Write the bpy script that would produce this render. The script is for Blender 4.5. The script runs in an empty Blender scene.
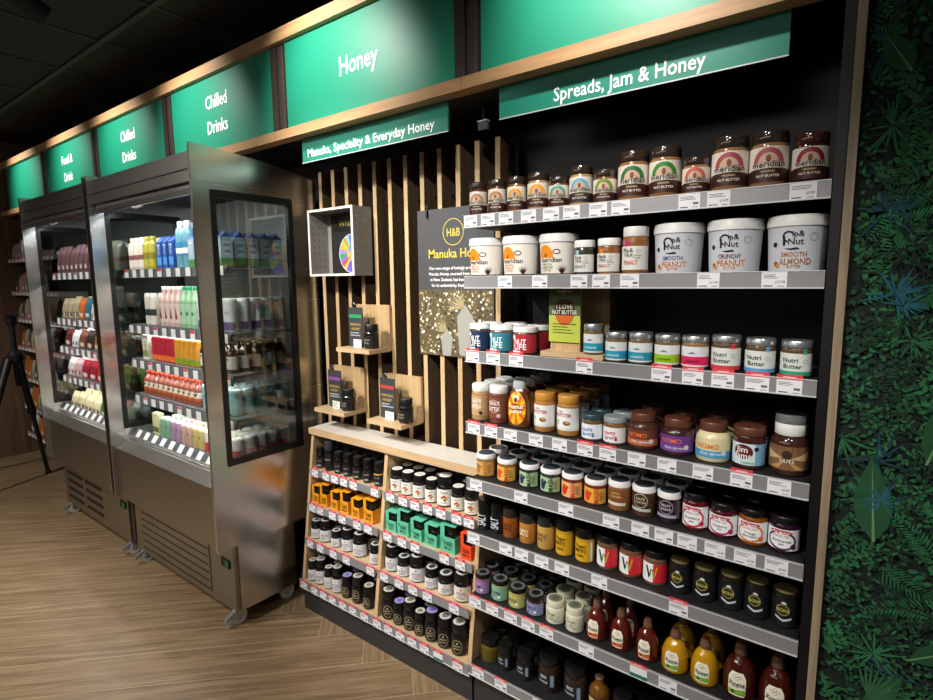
import bpy, bmesh, math, random
from mathutils import Vector, Matrix
random.seed(7)
PI = math.pi
SC = bpy.context.scene
COL = SC.collection

# ------------------------------------------------------------------ materials
def lin(h):
    h = h.lstrip('#')
    if len(h) == 3: h = ''.join(c*2 for c in h)
    o = []
    for i in (0, 2, 4):
        c = int(h[i:i+2], 16)/255
        o.append(c/12.92 if c <= .04045 else ((c+.055)/1.055)**2.4)
    return (*o, 1)
_M = {}
def mat(col, rough=.5, metal=0., coat=0., name=None, emit=0., noise=.0, scale=30, alpha=1, bump=0.):
    key = (col, rough, metal, coat, emit, noise, scale, alpha, bump)
    if key in _M: return _M[key]
    m = bpy.data.materials.new(name or ('paint_'+col.strip('#')))
    m.use_nodes = True
    nt = m.node_tree; b = nt.nodes['Principled BSDF']
    b.inputs['Base Color'].default_value = lin(col)
    b.inputs['Roughness'].default_value = rough
    b.inputs['Metallic'].default_value = metal
    b.inputs['Coat Weight'].default_value = coat
    b.inputs['Coat Roughness'].default_value = .06
    if alpha < 1: b.inputs['Alpha'].default_value = alpha
    if emit:
        b.inputs['Emission Color'].default_value = lin(col)
        b.inputs['Emission Strength'].default_value = emit
    if noise or bump:
        tc = nt.nodes.new('ShaderNodeTexCoord'); n = nt.nodes.new('ShaderNodeTexNoise')
        n.inputs['Scale'].default_value = scale; n.inputs['Detail'].default_value = 5
        nt.links.new(tc.outputs['Object'], n.inputs['Vector'])
        if noise:
            mx = nt.nodes.new('ShaderNodeMix'); mx.data_type = 'RGBA'
            c = lin(col)
            mx.inputs[6].default_value = tuple(v*(1-noise) for v in c[:3])+(1,)
            mx.inputs[7].default_value = tuple(min(1, v*(1+noise)) for v in c[:3])+(1,)
            nt.links.new(n.outputs['Fac'], mx.inputs[0])
            nt.links.new(mx.outputs[2], b.inputs['Base Color'])
        if bump:
            bp = nt.nodes.new('ShaderNodeBump'); bp.inputs['Strength'].default_value = bump
            bp.inputs['Distance'].default_value = .002
            nt.links.new(n.outputs['Fac'], bp.inputs['Height']); nt.links.new(bp.outputs[0], b.inputs['Normal'])
    _M[key] = m
    return m

def wood(name, c1, c2, axis=0, rough=.5, fine=1.0):
    if name in _M: return _M[name]
    m = bpy.data.materials.new(name); m.use_nodes = True
    nt = m.node_tree; b = nt.nodes['Principled BSDF']; b.inputs['Roughness'].default_value = rough
    tc = nt.nodes.new('ShaderNodeTexCoord'); mp = nt.nodes.new('ShaderNodeMapping')
    s = [28*fine]*3; s[axis] = 1.6*fine
    mp.inputs['Scale'].default_value = s
    nt.links.new(tc.outputs['Object'], mp.inputs[0])
    n = nt.nodes.new('ShaderNodeTexNoise'); n.inputs['Scale'].default_value = 1.5; n.inputs['Detail'].default_value = 8
    n.inputs['Roughness'].default_value = .65; n.inputs['Distortion'].default_value = .6
    nt.links.new(mp.outputs[0], n.inputs['Vector'])
    r = nt.nodes.new('ShaderNodeValToRGB')
    r.color_ramp.elements[0].position = .32; r.color_ramp.elements[0].color = lin(c1)
    r.color_ramp.elements[1].position = .68; r.color_ramp.elements[1].color = lin(c2)
    nt.links.new(n.outputs['Fac'], r.inputs[0]); nt.links.new(r.outputs[0], b.inputs['Base Color'])
    _M[name] = m
    return m

def brushed(name, col, rough, axis, wob=.25):
    m = bpy.data.materials.new(name); m.use_nodes = True
    nt = m.node_tree; b = nt.nodes['Principled BSDF']
    b.inputs['Base Color'].default_value = lin(col); b.inputs['Metallic'].default_value = 1; b.inputs['Roughness'].default_value = rough
    tc = nt.nodes.new('ShaderNodeTexCoord'); mp = nt.nodes.new('ShaderNodeMapping')
    s = [300]*3; s[axis] = 1.5; mp.inputs['Scale'].default_value = s
    n = nt.nodes.new('ShaderNodeTexNoise'); n.inputs['Scale'].default_value = 1.0; n.inputs['Detail'].default_value = 2
    nt.links.new(tc.outputs['Object'], mp.inputs[0]); nt.links.new(mp.outputs[0], n.inputs['Vector'])
    mr = nt.nodes.new('ShaderNodeMapRange'); mr.inputs[3].default_value = rough-.03; mr.inputs[4].default_value = rough+.03
    nt.links.new(n.outputs['Fac'], mr.inputs[0]); nt.links.new(mr.outputs[0], b.inputs['Roughness'])
    n2 = nt.nodes.new('ShaderNodeTexNoise'); n2.inputs['Scale'].default_value = 3.2; n2.inputs['Detail'].default_value = 0
    nt.links.new(tc.outputs['Object'], n2.inputs['Vector'])
    bp = nt.nodes.new('ShaderNodeBump'); bp.inputs['Strength'].default_value = wob; bp.inputs['Distance'].default_value = .03
    nt.links.new(n2.outputs['Fac'], bp.inputs['Height']); nt.links.new(bp.outputs[0], b.inputs['Normal'])
    return m

def thin_glass(name, tint='#d2d6d3', refl=.16):
    m = bpy.data.materials.new(name); m.use_nodes = True
    nt = m.node_tree; nt.nodes.clear()
    o = nt.nodes.new('ShaderNodeOutputMaterial'); t = nt.nodes.new('ShaderNodeBsdfTransparent'); g = nt.nodes.new('ShaderNodeBsdfGlossy')
    t.inputs[0].default_value = lin(tint); g.inputs['Roughness'].default_value = .03
    f = nt.nodes.new('ShaderNodeFresnel'); f.inputs[0].default_value = 1.5
    a = nt.nodes.new('ShaderNodeMath'); a.operation = 'MULTIPLY_ADD'; a.inputs[1].default_value = 1.0; a.inputs[2].default_value = refl-.04
    x = nt.nodes.new('ShaderNodeMixShader')
    nt.links.new(f.outputs[0], a.inputs[0]); nt.links.new(a.outputs[0], x.inputs[0])
    nt.links.new(t.outputs[0], x.inputs[1]); nt.links.new(g.outputs[0], x.inputs[2]); nt.links.new(x.outputs[0], o.inputs[0])
    return m

def floor_material():
    m = bpy.data.materials.new('herringbone_oak'); m.use_nodes = True
    nt = m.node_tree; b = nt.nodes['Principled BSDF']; L = nt.links.new
    def N(t, **k):
        n = nt.nodes.new(t)
        for a, v in k.items(): setattr(n, a, v)
        return n
    def M(op, a, b_=None, c=None):
        n = N('ShaderNodeMath', operation=op)
        for i, v in enumerate((a, b_, c)):
            if v is None: continue
            if isinstance(v, (int, float)): n.inputs[i].default_value = v
            else: L(v, n.inputs[i])
        return n.outputs[0]
    tc = N('ShaderNodeTexCoord'); mp = N('ShaderNodeMapping'); mp.vector_type = 'POINT'
    w = .2; n_ = 8
    mp.inputs['Rotation'].default_value = (0, 0, PI/4); mp.inputs['Location'].default_value = (7.434, 0, 0)
    mp.inputs['Scale'].default_value = (1/w, 1/w, 1)
    L(tc.outputs['Object'], mp.inputs[0])
    sp = N('ShaderNodeSeparateXYZ'); L(mp.outputs[0], sp.inputs[0])
    p, q = sp.outputs[0], sp.outputs[1]
    fp, fq = M('FLOOR', p), M('FLOOR', q)
    d = M('SUBTRACT', fp, fq)
    mm = M('FLOORED_MODULO', d, 2*n_)
    hor = M('LESS_THAN', mm, n_-.5)
    k = M('FLOOR', M('DIVIDE', d, 2*n_))
    idh = M('ADD', M('MULTIPLY', fq, 7.13), M('MULTIPLY', k, 3.71))
    idv = M('ADD', M('MULTIPLY', fp, 5.37), M('MULTIPLY', k, 9.17))
    def sel(a, b_):  # hor ? a : b_
        return M('ADD', M('MULTIPLY', hor, a), M('MULTIPLY', M('SUBTRACT', 1, hor), b_))
    idd = sel(idh, idv)
    wn = N('ShaderNodeTexWhiteNoise', noise_dimensions='1D'); L(idd, wn.inputs['W'])
    along = sel(p, q); across = sel(q, p)
    cb = N('ShaderNodeCombineXYZ'); L(M('MULTIPLY', along, .35), cb.inputs[0]); L(M('MULTIPLY', across, 6.5), cb.inputs[1]); L(M('MULTIPLY', wn.outputs[0], 40), cb.inputs[2])
    ns = N('ShaderNodeTexNoise'); ns.inputs['Scale'].default_value = 1.3; ns.inputs['Detail'].default_value = 9; ns.inputs['Roughness'].default_value = .62; ns.inputs['Distortion'].default_value = .9
    L(cb.outputs[0], ns.inputs['Vector'])
    r = N('ShaderNodeValToRGB'); e = r.color_ramp.elements
    e[0].position = .3; e[0].color = lin('#65523c'); e[1].position = .72; e[1].color = lin('#9f8768')
    x = r.color_ramp.elements.new(.5); x.color = lin('#856e52')
    L(ns.outputs['Fac'], r.inputs[0])
    hs = N('ShaderNodeHueSaturation'); L(r.outputs[0], hs.inputs['Color'])
    L(M('MULTIPLY_ADD', wn.outputs[0], .14, .93), hs.inputs['Value'])
    # seams
    fa = M('FRACT', across)
    e1 = M('LESS_THAN', fa, .011)
    e2 = M('ADD', sel(M('LESS_THAN', mm, .5), M('GREATER_THAN', mm, 2*n_-1.5)), 0)
    fl = M('FRACT', along)
    e3 = M('MULTIPLY', e2, M('LESS_THAN', fl, .011))
    seam = M('MAXIMUM', e1, e3)
    mx = N('ShaderNodeMix', data_type='RGBA'); L(seam, mx.inputs[0]); L(hs.outputs[0], mx.inputs[6]); mx.inputs[7].default_value = lin('#b5a080')
    L(mx.outputs[2], b.inputs['Base Color'])
    b.inputs['Roughness'].default_value = .42
    bp = N('ShaderNodeBump'); bp.inputs['Strength'].default_value = .12; bp.inputs['Distance'].default_value = .003
    L(ns.outputs['Fac'], bp.inputs['Height']); L(bp.outputs[0], b.inputs['Normal'])
    return m

STEEL = brushed('brushed_steel', '#bcbbb8', .27, 0)
STEELV = brushed('brushed_steel_side_panel', '#c6c5c2', .26, 1, .5)
STEELB = brushed('brushed_steel_front', '#a4a09a', .34, 0, .1)
BLACK = mat('#0b0b0c', .45, name='black_coating')
DARK = mat('#17181a', .55, name='dark_charcoal')
PLINTH = mat('#2f2f30', .5, name='grey_plinth', noise=.1)
RAIL = mat('#96979a', .38, .35, name='grey_label_rail')
RAILTOP = mat('#d9dadb', .3, .2, name='rail_clear_edge')
OAK = wood('light_oak', '#b39470', '#d2b58c', 0)
OAKV = wood('light_oak_upright', '#b3946b', '#d2b388', 2)
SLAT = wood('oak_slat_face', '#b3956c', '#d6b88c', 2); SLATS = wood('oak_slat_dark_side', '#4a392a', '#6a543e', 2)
BEAM = wood('header_oak', '#a07a52', '#bd976c', 0)
POST = wood('greyish_oak_post', '#7d6c58', '#a8957c', 2)  # greyer, darker oak tone than the other uprights
DISP = wood('display_oak', '#a98a62', '#c8a97c', 2)
GLASS = thin_glass('cabinet_glass', refl=.07)
WHITE = mat('#e9e9e6', .45, name='white_paper')
TEXTW = mat('#ffffff', .5, name='white_lettering')
GREEN = mat('#158468', .46, name='teal_sign_board', noise=.05, scale=4)
GREEN2 = mat('#17806a', .4, name='teal_strip_board', noise=.05, scale=4)

# ------------------------------------------------------------------ mesh builder
class MB:
    def __init__(s): s.v = []; s.f = []; s.m = []; s.sm = []; s.mats = []
    def mi(s, m):
        if m not in s.mats: s.mats.append(m)
        return s.mats.index(m)
    def add(s, vs, fs, m, smooth=False):
        o = len(s.v); s.v += [tuple(v) for v in vs]; k = s.mi(m)
        for f in fs: s.f.append(tuple(i+o for i in f)); s.m.append(k); s.sm.append(smooth)
        return s
    def box(s, x0, x1, y0, y1, z0, z1, m):
        v = [(x, y, z) for z in (z0, z1) for y in (y0, y1) for x in (x0, x1)]
        return s.add(v, [(0,2,3,1), (4,5,7,6), (0,1,5,4), (2,6,7,3), (0,4,6,2), (1,3,7,5)], m)
    def prism(s, pts, axis, a0, a1, m):
        """pts: 2D outline; extruded along axis ('x': pts=(y,z); 'y': pts=(x,z); 'z': pts=(x,y))"""
        def P(p, a): return {'x': (a, p[0], p[1]), 'y': (p[0], a, p[1]), 'z': (p[0], p[1], a)}[axis]
        n = len(pts); v = [P(p, a0) for p in pts]+[P(p, a1) for p in pts]
        f = [tuple(range(n))[::-1], tuple(range(n, 2*n))]+[(i, (i+1) % n, (i+1) % n+n, i+n) for i in range(n)]
        return s.add(v, f, m)
    def lathe(s, prof, m, seg=24, cx=0, cy=0, z0=0, sx=1, sy=1, cap=True):
        v = []; f = []
        n = len(prof)
        for r, z in prof:
            for k in range(seg):
                a = 2*PI*k/seg; v.append((cx+r*sx*math.cos(a), cy+r*sy*math.sin(a), z0+z))
        for i in range(n-1):
            for k in range(seg):
                k2 = (k+1) % seg
                f.append((i*seg+k, i*seg+k2, (i+1)*seg+k2, (i+1)*seg+k))
        if cap:
            f.append(tuple(range(seg))[::-1]); f.append(tuple((n-1)*seg+k for k in range(seg)))
        return s.add(v, f, m, True)
    def tube(s, pts, r, m, seg=8):
        rr = r if isinstance(r, (list, tuple)) else [r]*len(pts)
        pts = [Vector(p) for p in pts]; v = []; f = []
        for i, p in enumerate(pts):
            d = (pts[min(i+1, len(pts)-1)]-pts[max(i-1, 0)]).normalized()
            up = Vector((0, 0, 1)) if abs(d.z) < .95 else Vector((1, 0, 0))
            a = d.cross(up).normalized(); b = a.cross(d)
            for k in range(seg):
                t = 2*PI*k/seg; v.append(p+(a*math.cos(t)+b*math.sin(t))*rr[i])
        for i in range(len(pts)-1):
            for k in range(seg):
                k2 = (k+1) % seg; f.append((i*seg+k, (i+1)*seg+k, (i+1)*seg+k2, i*seg+k2))
        f.append(tuple(range(seg))); f.append(tuple((len(pts)-1)*seg+k for k in range(seg))[::-1])
        return s.add(v, f, m, True)
    def mesh(s, name):
        me = bpy.data.meshes.new(name); me.from_pydata(s.v, [], s.f)
        for m in s.mats: me.materials.append(m)
        me.polygons.foreach_set('material_index', s.m); me.polygons.foreach_set('use_smooth', s.sm)
        me.update()
        if any(s.sm): me.set_sharp_from_angle(angle=math.radians(38))
        return me

_TX = {}
def text_geo(t):
    """filled letter shapes of the built-in font; height normalised so capitals are 1 high, origin at the left of the baseline"""
    if t in _TX: return _TX[t]
    c = bpy.data.curves.new('t', 'FONT'); c.body = t; c.size = 1.0; c.resolution_u = 2; c.offset = .012
    o = bpy.data.objects.new('t', c); me = bpy.data.meshes.new_from_object(o)
    k = 1/.73
    v = [(p.co.x*k, p.co.y*k) for p in me.vertices]; f = [tuple(p.vertices) for p in me.polygons]
    w = max([p[0] for p in v] or [0])
    bpy.data.objects.remove(o); bpy.data.curves.remove(c); bpy.data.meshes.remove(me)
    _TX[t] = (v, f, w)
    return _TX[t]

class Dec:
    """flat artwork in label coordinates (s across, z up), later laid on a surface"""
    def __init__(s): s.it = []
    def poly(s, pts, m, l=1): s.it.append((list(pts), [tuple(range(len(pts)))], m, l)); return s
    def rect(s, x0, z0, x1, z1, m, l=0): return s.poly([(x0, z0), (x1, z0), (x1, z1), (x0, z1)], m, l)
    def disc(s, cx, cz, r, m, l=1, a0=0, a1=2*PI, ry=None, n=18):
        full = a1-a0 > 6.2; ry = ry or r
        p = [(cx+r*math.cos(a0+(a1-a0)*i/n), cz+ry*math.sin(a0+(a1-a0)*i/n)) for i in range(n if full else n+1)]
        return s.poly(p, m, l)
    def ring(s, cx, cz, r, w, m, l=2, a0=0, a1=2*PI, ry=None, n=24):
        ry = ry or r; v = []
        for i in range(n+1):
            a = a0+(a1-a0)*i/n
            v += [(cx+r*math.cos(a), cz+ry*math.sin(a)), (cx+(r-w)*math.cos(a), cz+(ry-w)*math.sin(a))]
        s.it.append((v, [(2*i, 2*i+2, 2*i+3, 2*i+1) for i in range(n)], m, l)); return s
    def text(s, t, cx, cz, h, m, l=3, maxw=None, rot=0, sx=1.0, align=0):
        v, f, w = text_geo(t)
        k = h*sx
        if maxw and w*k > maxw: k = maxw/w
        o = {0: -w*k/2, -1: 0, 1: -w*k}[align]
        ca, sa = math.cos(rot), math.sin(rot); out = []
        for x, y in v:
            X = x*k+o; Y = y*h-h/2; out.append((cx+X*ca-Y*sa, cz+X*sa+Y*ca))
        s.it.append((out, f, m, l)); return s
    def lines(s, x0, x1, z, n, dz, t, m, l=2):
        for i in range(n):
            q = x1-(x1-x0)*random.choice((0, .1, .2, .35)); s.rect(x0, z-i*dz, q, z-i*dz+t, m, l)
        return s
    def mesh(s, name, prof=None, sx=1, sy=1, off=.0004, step=None, zcuts=None, flat=None, lay=.00022):
        """prof: [(r, z)] outer surface that carries it (None: flat, in the plane y=flat)"""
        bm = bmesh.new(); mats = []; lk = bm.verts.layers.float.new('l')
        for v, f, m, l in s.it:
            if m not in mats: mats.append(m)
            vs = [bm.verts.new((p[0], 0, p[1])) for p in v]
            for q in vs: q[lk] = l
            for g in f:
                try: bm.faces.new([vs[i] for i in g]).material_index = mats.index(m)
                except ValueError: pass
        if prof:
            rm = max(r for r, z in prof)
            step = step or rm*.2
            xs = [v.co.x for v in bm.verts]; a, b = min(xs), max(xs)
            x = math.ceil(a/step)*step
            while x < b:
                bmesh.ops.bisect_plane(bm, geom=bm.verts[:]+bm.edges[:]+bm.faces[:], plane_co=(x, 0, 0), plane_no=(1, 0, 0), dist=1e-6)
                x += step
            for z in zcuts or []:
                bmesh.ops.bisect_plane(bm, geom=bm.verts[:]+bm.edges[:]+bm.faces[:], plane_co=(0, 0, z), plane_no=(0, 0, 1), dist=1e-6)
            def R(z):
                for (r0, z0), (r1, z1) in zip(prof, prof[1:]):
                    if z0 <= z <= z1 and z1 > z0: return r0+(r1-r0)*(z-z0)/(z1-z0)
                return prof[-1][0] if z > prof[-1][1] else prof[0][0]
            for v in bm.verts:
                l = v[lk]; z = v.co.z; r = R(z)+off+lay*l; th = v.co.x/rm
                v.co = (r*sx*math.sin(th), -r*sy*math.cos(th), z)
        else:
            for v in bm.verts: v.co.y = flat-off-lay*v[lk]
        me = bpy.data.meshes.new(name); bm.to_mesh(me); bm.free()
        for m in mats: me.materials.append(m)
        if prof: me.polygons.foreach_set('use_smooth', [True]*len(me.polygons))
        return me

# ------------------------------------------------------------------ objects
def link(name, me, parent=None, loc=None):
    if isinstance(me, MB): me = me.mesh(name)
    o = bpy.data.objects.new(name, me); COL.objects.link(o)
    if parent: o.parent = parent
    if loc: o.location = loc
    return o
def thing(name, label, cat, loc=(0, 0, 0), rz=0, group=None):
    o = bpy.data.objects.new(name, None); COL.objects.link(o); o.empty_display_size = .02
    o.location = loc; o.rotation_euler = (0, 0, rz)
    return tag(o, label, cat, group)
def tag(o, label, cat, group=None):
    o['label'] = label; o['category'] = cat
    if group: o['group'] = group
    return o
def struct(name, mb, label=None):
    o = link(name, mb); o['kind'] = 'structure'
    if label: o['label'] = label
    return o
def copy_thing(root, loc, label, rz=None):
    r = root.copy(); COL.objects.link(r); r.location = loc
    if rz is not None: r.rotation_euler = (0, 0, rz)
    r['label'] = label
    for ch in list(root.children):
        c = ch.copy(); COL.objects.link(c); c.parent = r
        for g in ch.children:
            d = g.copy(); COL.objects.link(d); d.parent = c
    return r

# ------------------------------------------------------------------ product shapes (fractions of radius and height)
SHAPES = {
 'jar':   dict(body=[(.86,0),(.97,.015),(1,.05),(1,.72),(.97,.77),(.9,.8),(.88,.83)], lid=[(.93,.8),(.95,.81),(.95,.97),(.9,1.0)]),
 'squat': dict(body=[(.86,0),(.97,.02),(1,.06),(1,.72),(.97,.77),(.92,.81)], lid=[(.97,.80),(1,.81),(1,.97),(.95,1.0)]),
 'choc':  dict(body=[(.8,0),(.95,.015),(1,.07),(1,.56),(.97,.64),(.84,.72),(.74,.76),(.74,.79)], lid=[(.78,.77),(.8,.78),(.8,.97),(.76,1.0)]),
 'tub':   dict(body=[(.84,0),(.87,.015),(.95,.8),(.95,.84)], lid=[(.97,.80),(1,.81),(1,.9),(.985,.93),(.97,.985),(.93,1.0)]),
 'spice': dict(body=[(.9,0),(.98,.015),(1,.04),(1,.68),(.95,.73)], lid=[(.96,.70),(1,.71),(1,.97),(.95,1.0)]),
 'honeyjar': dict(body=[(.84,0),(.97,.02),(1,.07),(1,.60),(.96,.66),(.86,.71),(.82,.73)], lid=[(.9,.72),(.93,.73),(.93,.96),(.87,1.0)]),
 'squeeze': dict(body=[(.8,0),(.93,.02),(1,.08),(.96,.12),(1,.16),(.96,.2),(1.0,.24),(.955,.28),(.99,.32),(.94,.36),(.97,.40),(.91,.44),(.92,.48),(.84,.52),(.84,.56),(.73,.61),(.70,.65),(.56,.70),(.44,.74),(.36,.77),(.34,.8)], lid=[(.37,.79),(.39,.8),(.37,.9),(.30,.94),(.29,1.0)]),
 'oval':  dict(body=[(.85,0),(.97,.02),(1,.08),(1,.45),(.93,.6),(.78,.72),(.6,.80),(.5,.83)], lid=[(.55,.82),(.57,.83),(.55,.96),(.5,1.0)], sy=.62),
 'can':   dict(body=[(.8,0),(.9,.01),(1,.05),(1,.93),(.86,.97)], lid=[(.86,.965),(.88,.97),(.88,.99),(.84,1.0)]),
 'bottle': dict(body=[(.85,0),(.97,.01),(1,.03),(1,.6),(.93,.68),(.6,.78),(.42,.84),(.38,.93)], lid=[(.42,.91),(.44,.92),(.44,.99),(.4,1.0)]),
 'tallbottle': dict(body=[(.85,0),(.97,.01),(1,.03),(1,.72),(.93,.79),(.55,.86),(.5,.88)], lid=[(.52,.87),(.55,.88),(.55,.98),(.5,1.0)]),
}
LIDN = {'can': 'top'}
def glassy(c): return mat(c, .12, 0, .8)
def build_item(name, kind, r, h, body, lid, design, label, cat, loc, rz=0, group=None, lidm=None, top=None, seg=24, key=None):
    sh = SHAPES[kind]; sy = sh.get('sy', 1)
    t = thing(name, label, cat, loc, rz, group)
    bp = [(a*r, b*h) for a, b in sh['body']]; lp = [(a*r, b*h) for a, b in sh['lid']]
    link('body', MB().lathe(bp, body, seg, sy=sy), t)
    lm = MB().lathe(lp, lid, seg, sy=sy)
    lo = link(LIDN.get(kind, 'lid'), lm, t)
    if top:   # printed disc on the lid
        d = MB(); rr = lp[-1][0]*.86
        d.lathe([(rr, 0), (rr, .0006)], mat(top[0], .4), 20, z0=h)
        if len(top) > 1: d.lathe([(rr*.6, 0), (rr*.6, .0004)], mat(top[1], .4), 14, z0=h+.0006)
        link('lid_sticker', d, lo)
    if design:
        D = Dec(); design(D, r, h)
        zc = [b*h for a, b in sh['body']] if kind in ('squeeze', 'oval') else None
        link('label', D.mesh('label', bp, sy=sy, zcuts=zc), t)
    return t

# ---- label designs -------------------------------------------------
def C(h, rough=.45): return mat(h, rough)
def lab(bg, z0=.1, z1=.66, half=1.45, bands=(), texts=(), shapes=(), lines=None):
    """generic wrap label; z in fractions of height, x in fractions of radius"""
    def f(D, r, h):
        if bg: D.rect(-half*r, z0*h, half*r, z1*h, C(bg))
        for b in bands:
            a, b1, c = b[:3]; x0, x1 = (b[3], b[4]) if len(b) > 3 else (-half, half)
            D.rect(x0*r, a*h, x1*r, b1*h, C(c), 1)
        for sh in shapes:
            if sh[0] == 'disc': D.disc(sh[1]*r, sh[2]*h, sh[3]*r, C(sh[4]), 2)
            elif sh[0] == 'oval': D.disc(sh[1]*r, sh[2]*h, sh[3]*r, C(sh[5]), 2, ry=sh[4]*r)
            elif sh[0] == 'ring': D.ring(sh[1]*r, sh[2]*h, sh[3]*r, sh[4]*r, C(sh[5]), 3)
            elif sh[0] == 'arch': D.disc(sh[1]*r, sh[2]*h, sh[3]*r, C(sh[4]), 2, 0, PI)
            elif sh[0] == 'tri': D.poly([(a*r, b*h) for a, b in sh[1]], C(sh[2]), 2)
        for t in texts:
            s_, x, z, hh, c = t[:5]; mw = t[5] if len(t) > 5 else 1.7
            D.text(s_, x*r, z*h, hh*h, C(c), 5, maxw=mw*r, rot=t[6] if len(t) > 6 else 0)
        if lines:
            x0, x1, z, n, c = lines; D.lines(x0*r, x1*r, z*h, n, .05*h, .02*h, C(c), 4)
    return f
def meridian(arc, bg='#ded6c8', band='#3a1a12', inner=None):
    def f(D, r, h):
        D.rect(-1.5*r, .14*h, 1.5*r, .73*h, C(bg))
        D.poly([(-1.5*r, .14*h), (1.5*r, .14*h), (1.5*r, .33*h), (.8*r, .36*h), (0, .37*h), (-.8*r, .36*h), (-1.5*r, .33*h)], C(band), 1)
        D.disc(0, .465*h, .8*r, C(arc), 2, 0, PI, n=22)
        D.disc(0, .465*h, .52*r, C(inner or '#c9a890'), 3, 0, PI, n=16)
        D.disc(0, .53*h, .13*r, C('#7a4020'), 4, ry=.2*r)
        D.text('meridian', 0, .44*h, .11*h, C('#2a1410'), 6, maxw=1.85*r)
        D.text('ORGANIC', 0, .315*h, .035*h, C('#cfc08a'), 6)
        D.text('NUT BUTTER', 0, .24*h, .045*h, C('#e6d8cf'), 6, maxw=1.2*r)
    return f
def meridian_tub(green=False):
    def f(D, r, h):
        D.rect(-1.5*r, .08*h, 1.5*r, .78*h, C('#e6e0d6'))
        D.disc(-.3*r, .44*h, .48*r, C('#e58a12'), 2, 0, PI, ry=.3*h, n=20)
        D.disc(-.28*r, .5*h, .07*r, C('#8c4a10'), 3, ry=.1*r)
        D.ring(.34*r, .58*h, .2*r, .05*r, C('#5a4336'), 3, ry=.13*r)
        D.text('meridian', 0, .40*h, .12*h, C('#2e1712'), 5, maxw=1.45*r)
        D.text('SMOOTH', -.2*r, .29*h, .05*h, C('#567a2a' if green else '#c06a3a'), 5)
        D.text('ALMOND' if green else 'PEANUT', -.2*r, .22*h, .06*h, C('#567a2a' if green else '#c06a3a'), 5)
        D.text('BUTTER', -.2*r, .15*h, .05*h, C('#a07050'), 5)
        D.rect(-1.5*r, .0*h+.02*h, 1.5*r, .075*h, C('#3a1410'), 2)
        for k in range(7):
            a = -.9+.3*k; cx = .62*r; D.poly([(cx-.05*r, .08*h), (cx+.05*r, .08*h), (cx+math.sin(a)*.4*r, .1*h+math.cos(a)*.2*h)], C('#3a1410'), 3)
    return f
def pipnut(l1, c1, l2, c2='#c8761c'):
    def f(D, r, h):
        D.rect(-1.5*r, .03*h, 1.5*r, .8*h, C('#c9ccd3'))
        k = C('#0c0c10')
        D.ring(-.18*r, .63*h, .2*r, .06*r, k, 4, .3, 4.6); D.rect(-.36*r, .48*h, -.28*r, .64*h, k, 4)
        D.poly([(-.32*r, .43*h), (-.1*r, .4*h), (.2*r, .41*h), (.1*r, .445*h), (-.1*r, .43*h)], k, 4)
        D.text('ip&', .12*r, .68*h, .10*h, k, 5); D.text('Nut', .05*r, .55*h, .11*h, k, 5)
        D.text(l1, 0, .33*h, .085*h, C(c1), 5, maxw=.85*r); D.text(l2, .05*r, .21*h, .11*h, C(c2), 5, maxw=1.05*r)
        D.text('BUTTER', .02*r, .12*h, .045*h, C(c2), 5)
        D.disc(-.62*r, .17*h, .09*r, C('#a8560e'), 4); D.disc(-.55*r, .13*h, .07*r, C('#d08a2e'), 5)
        D.disc(-.66*r, .5*h, .09*r, C('#15171c'), 4); D.ring(.62*r, .62*h, .14*r, .02*r, C('#9aa0aa'), 4)
    return f
def band_jar(col, texts):
    return lab('#dddfe0', .07, .68, bands=((.12, .38, col),), texts=texts, shapes=(('tri', [(-.35, .46), (0, .53), (.35, .46)], '#6a7f88'),))
def mash(bg, fc, tc):
    def f(D, r, h):
        D.rect(-1.4*r, .07*h, 1.4*r, .68*h, C(bg))
        D.disc(-.38*r, .36*h, .3*r, C(fc), 2, ry=.22*h); D.disc(-.1*r, .46*h, .16*r, C(fc), 2); D.disc(-.3*r, .5*h, .1*r, C('#4f7a2c'), 3)
        D.text('MASH', .42*r, .38*h, .2*h, C(tc), 5, maxw=.6*h, rot=PI/2)
        D.lines(.7*r, 1.1*r, .5*h, 5, .07*h, .03*h, C('#7a6a4a'), 4)
    return f
def skinny(c, name, l2):
    def f(D, r, h):
        D.rect(-1.45*r, .1*h, 1.45*r, .68*h, C('#e8eaee'))
        D.disc(-.05*r, .36*h, .98*r, C(c), 1, ry=.27*h); D.disc(-.05*r, .36*h, .82*r, C('#f1f2f4'), 2, ry=.215*h)
        D.disc(-.1*r, .60*h, .75*r, C('#b8142a'), 2, ry=.055*h)
        D.text('the Skinny', -.1*r, .60*h, .07*h, C('#f4f4f4'), 5, maxw=1.2*r); D.text('FOOD CO', -.1*r, .49*h, .06*h, C('#a01830'), 5)
        D.text(name, -.05*r, .36*h, .07*h, C('#1d1d26'), 5, maxw=1.2*r); D.text(l2, -.05*r, .27*h, .06*h, C('#1d1d26'), 5, maxw=1.0*r)
        D.disc(.72*r, .22*h, .2*r, C(c), 3)
    return f
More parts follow.
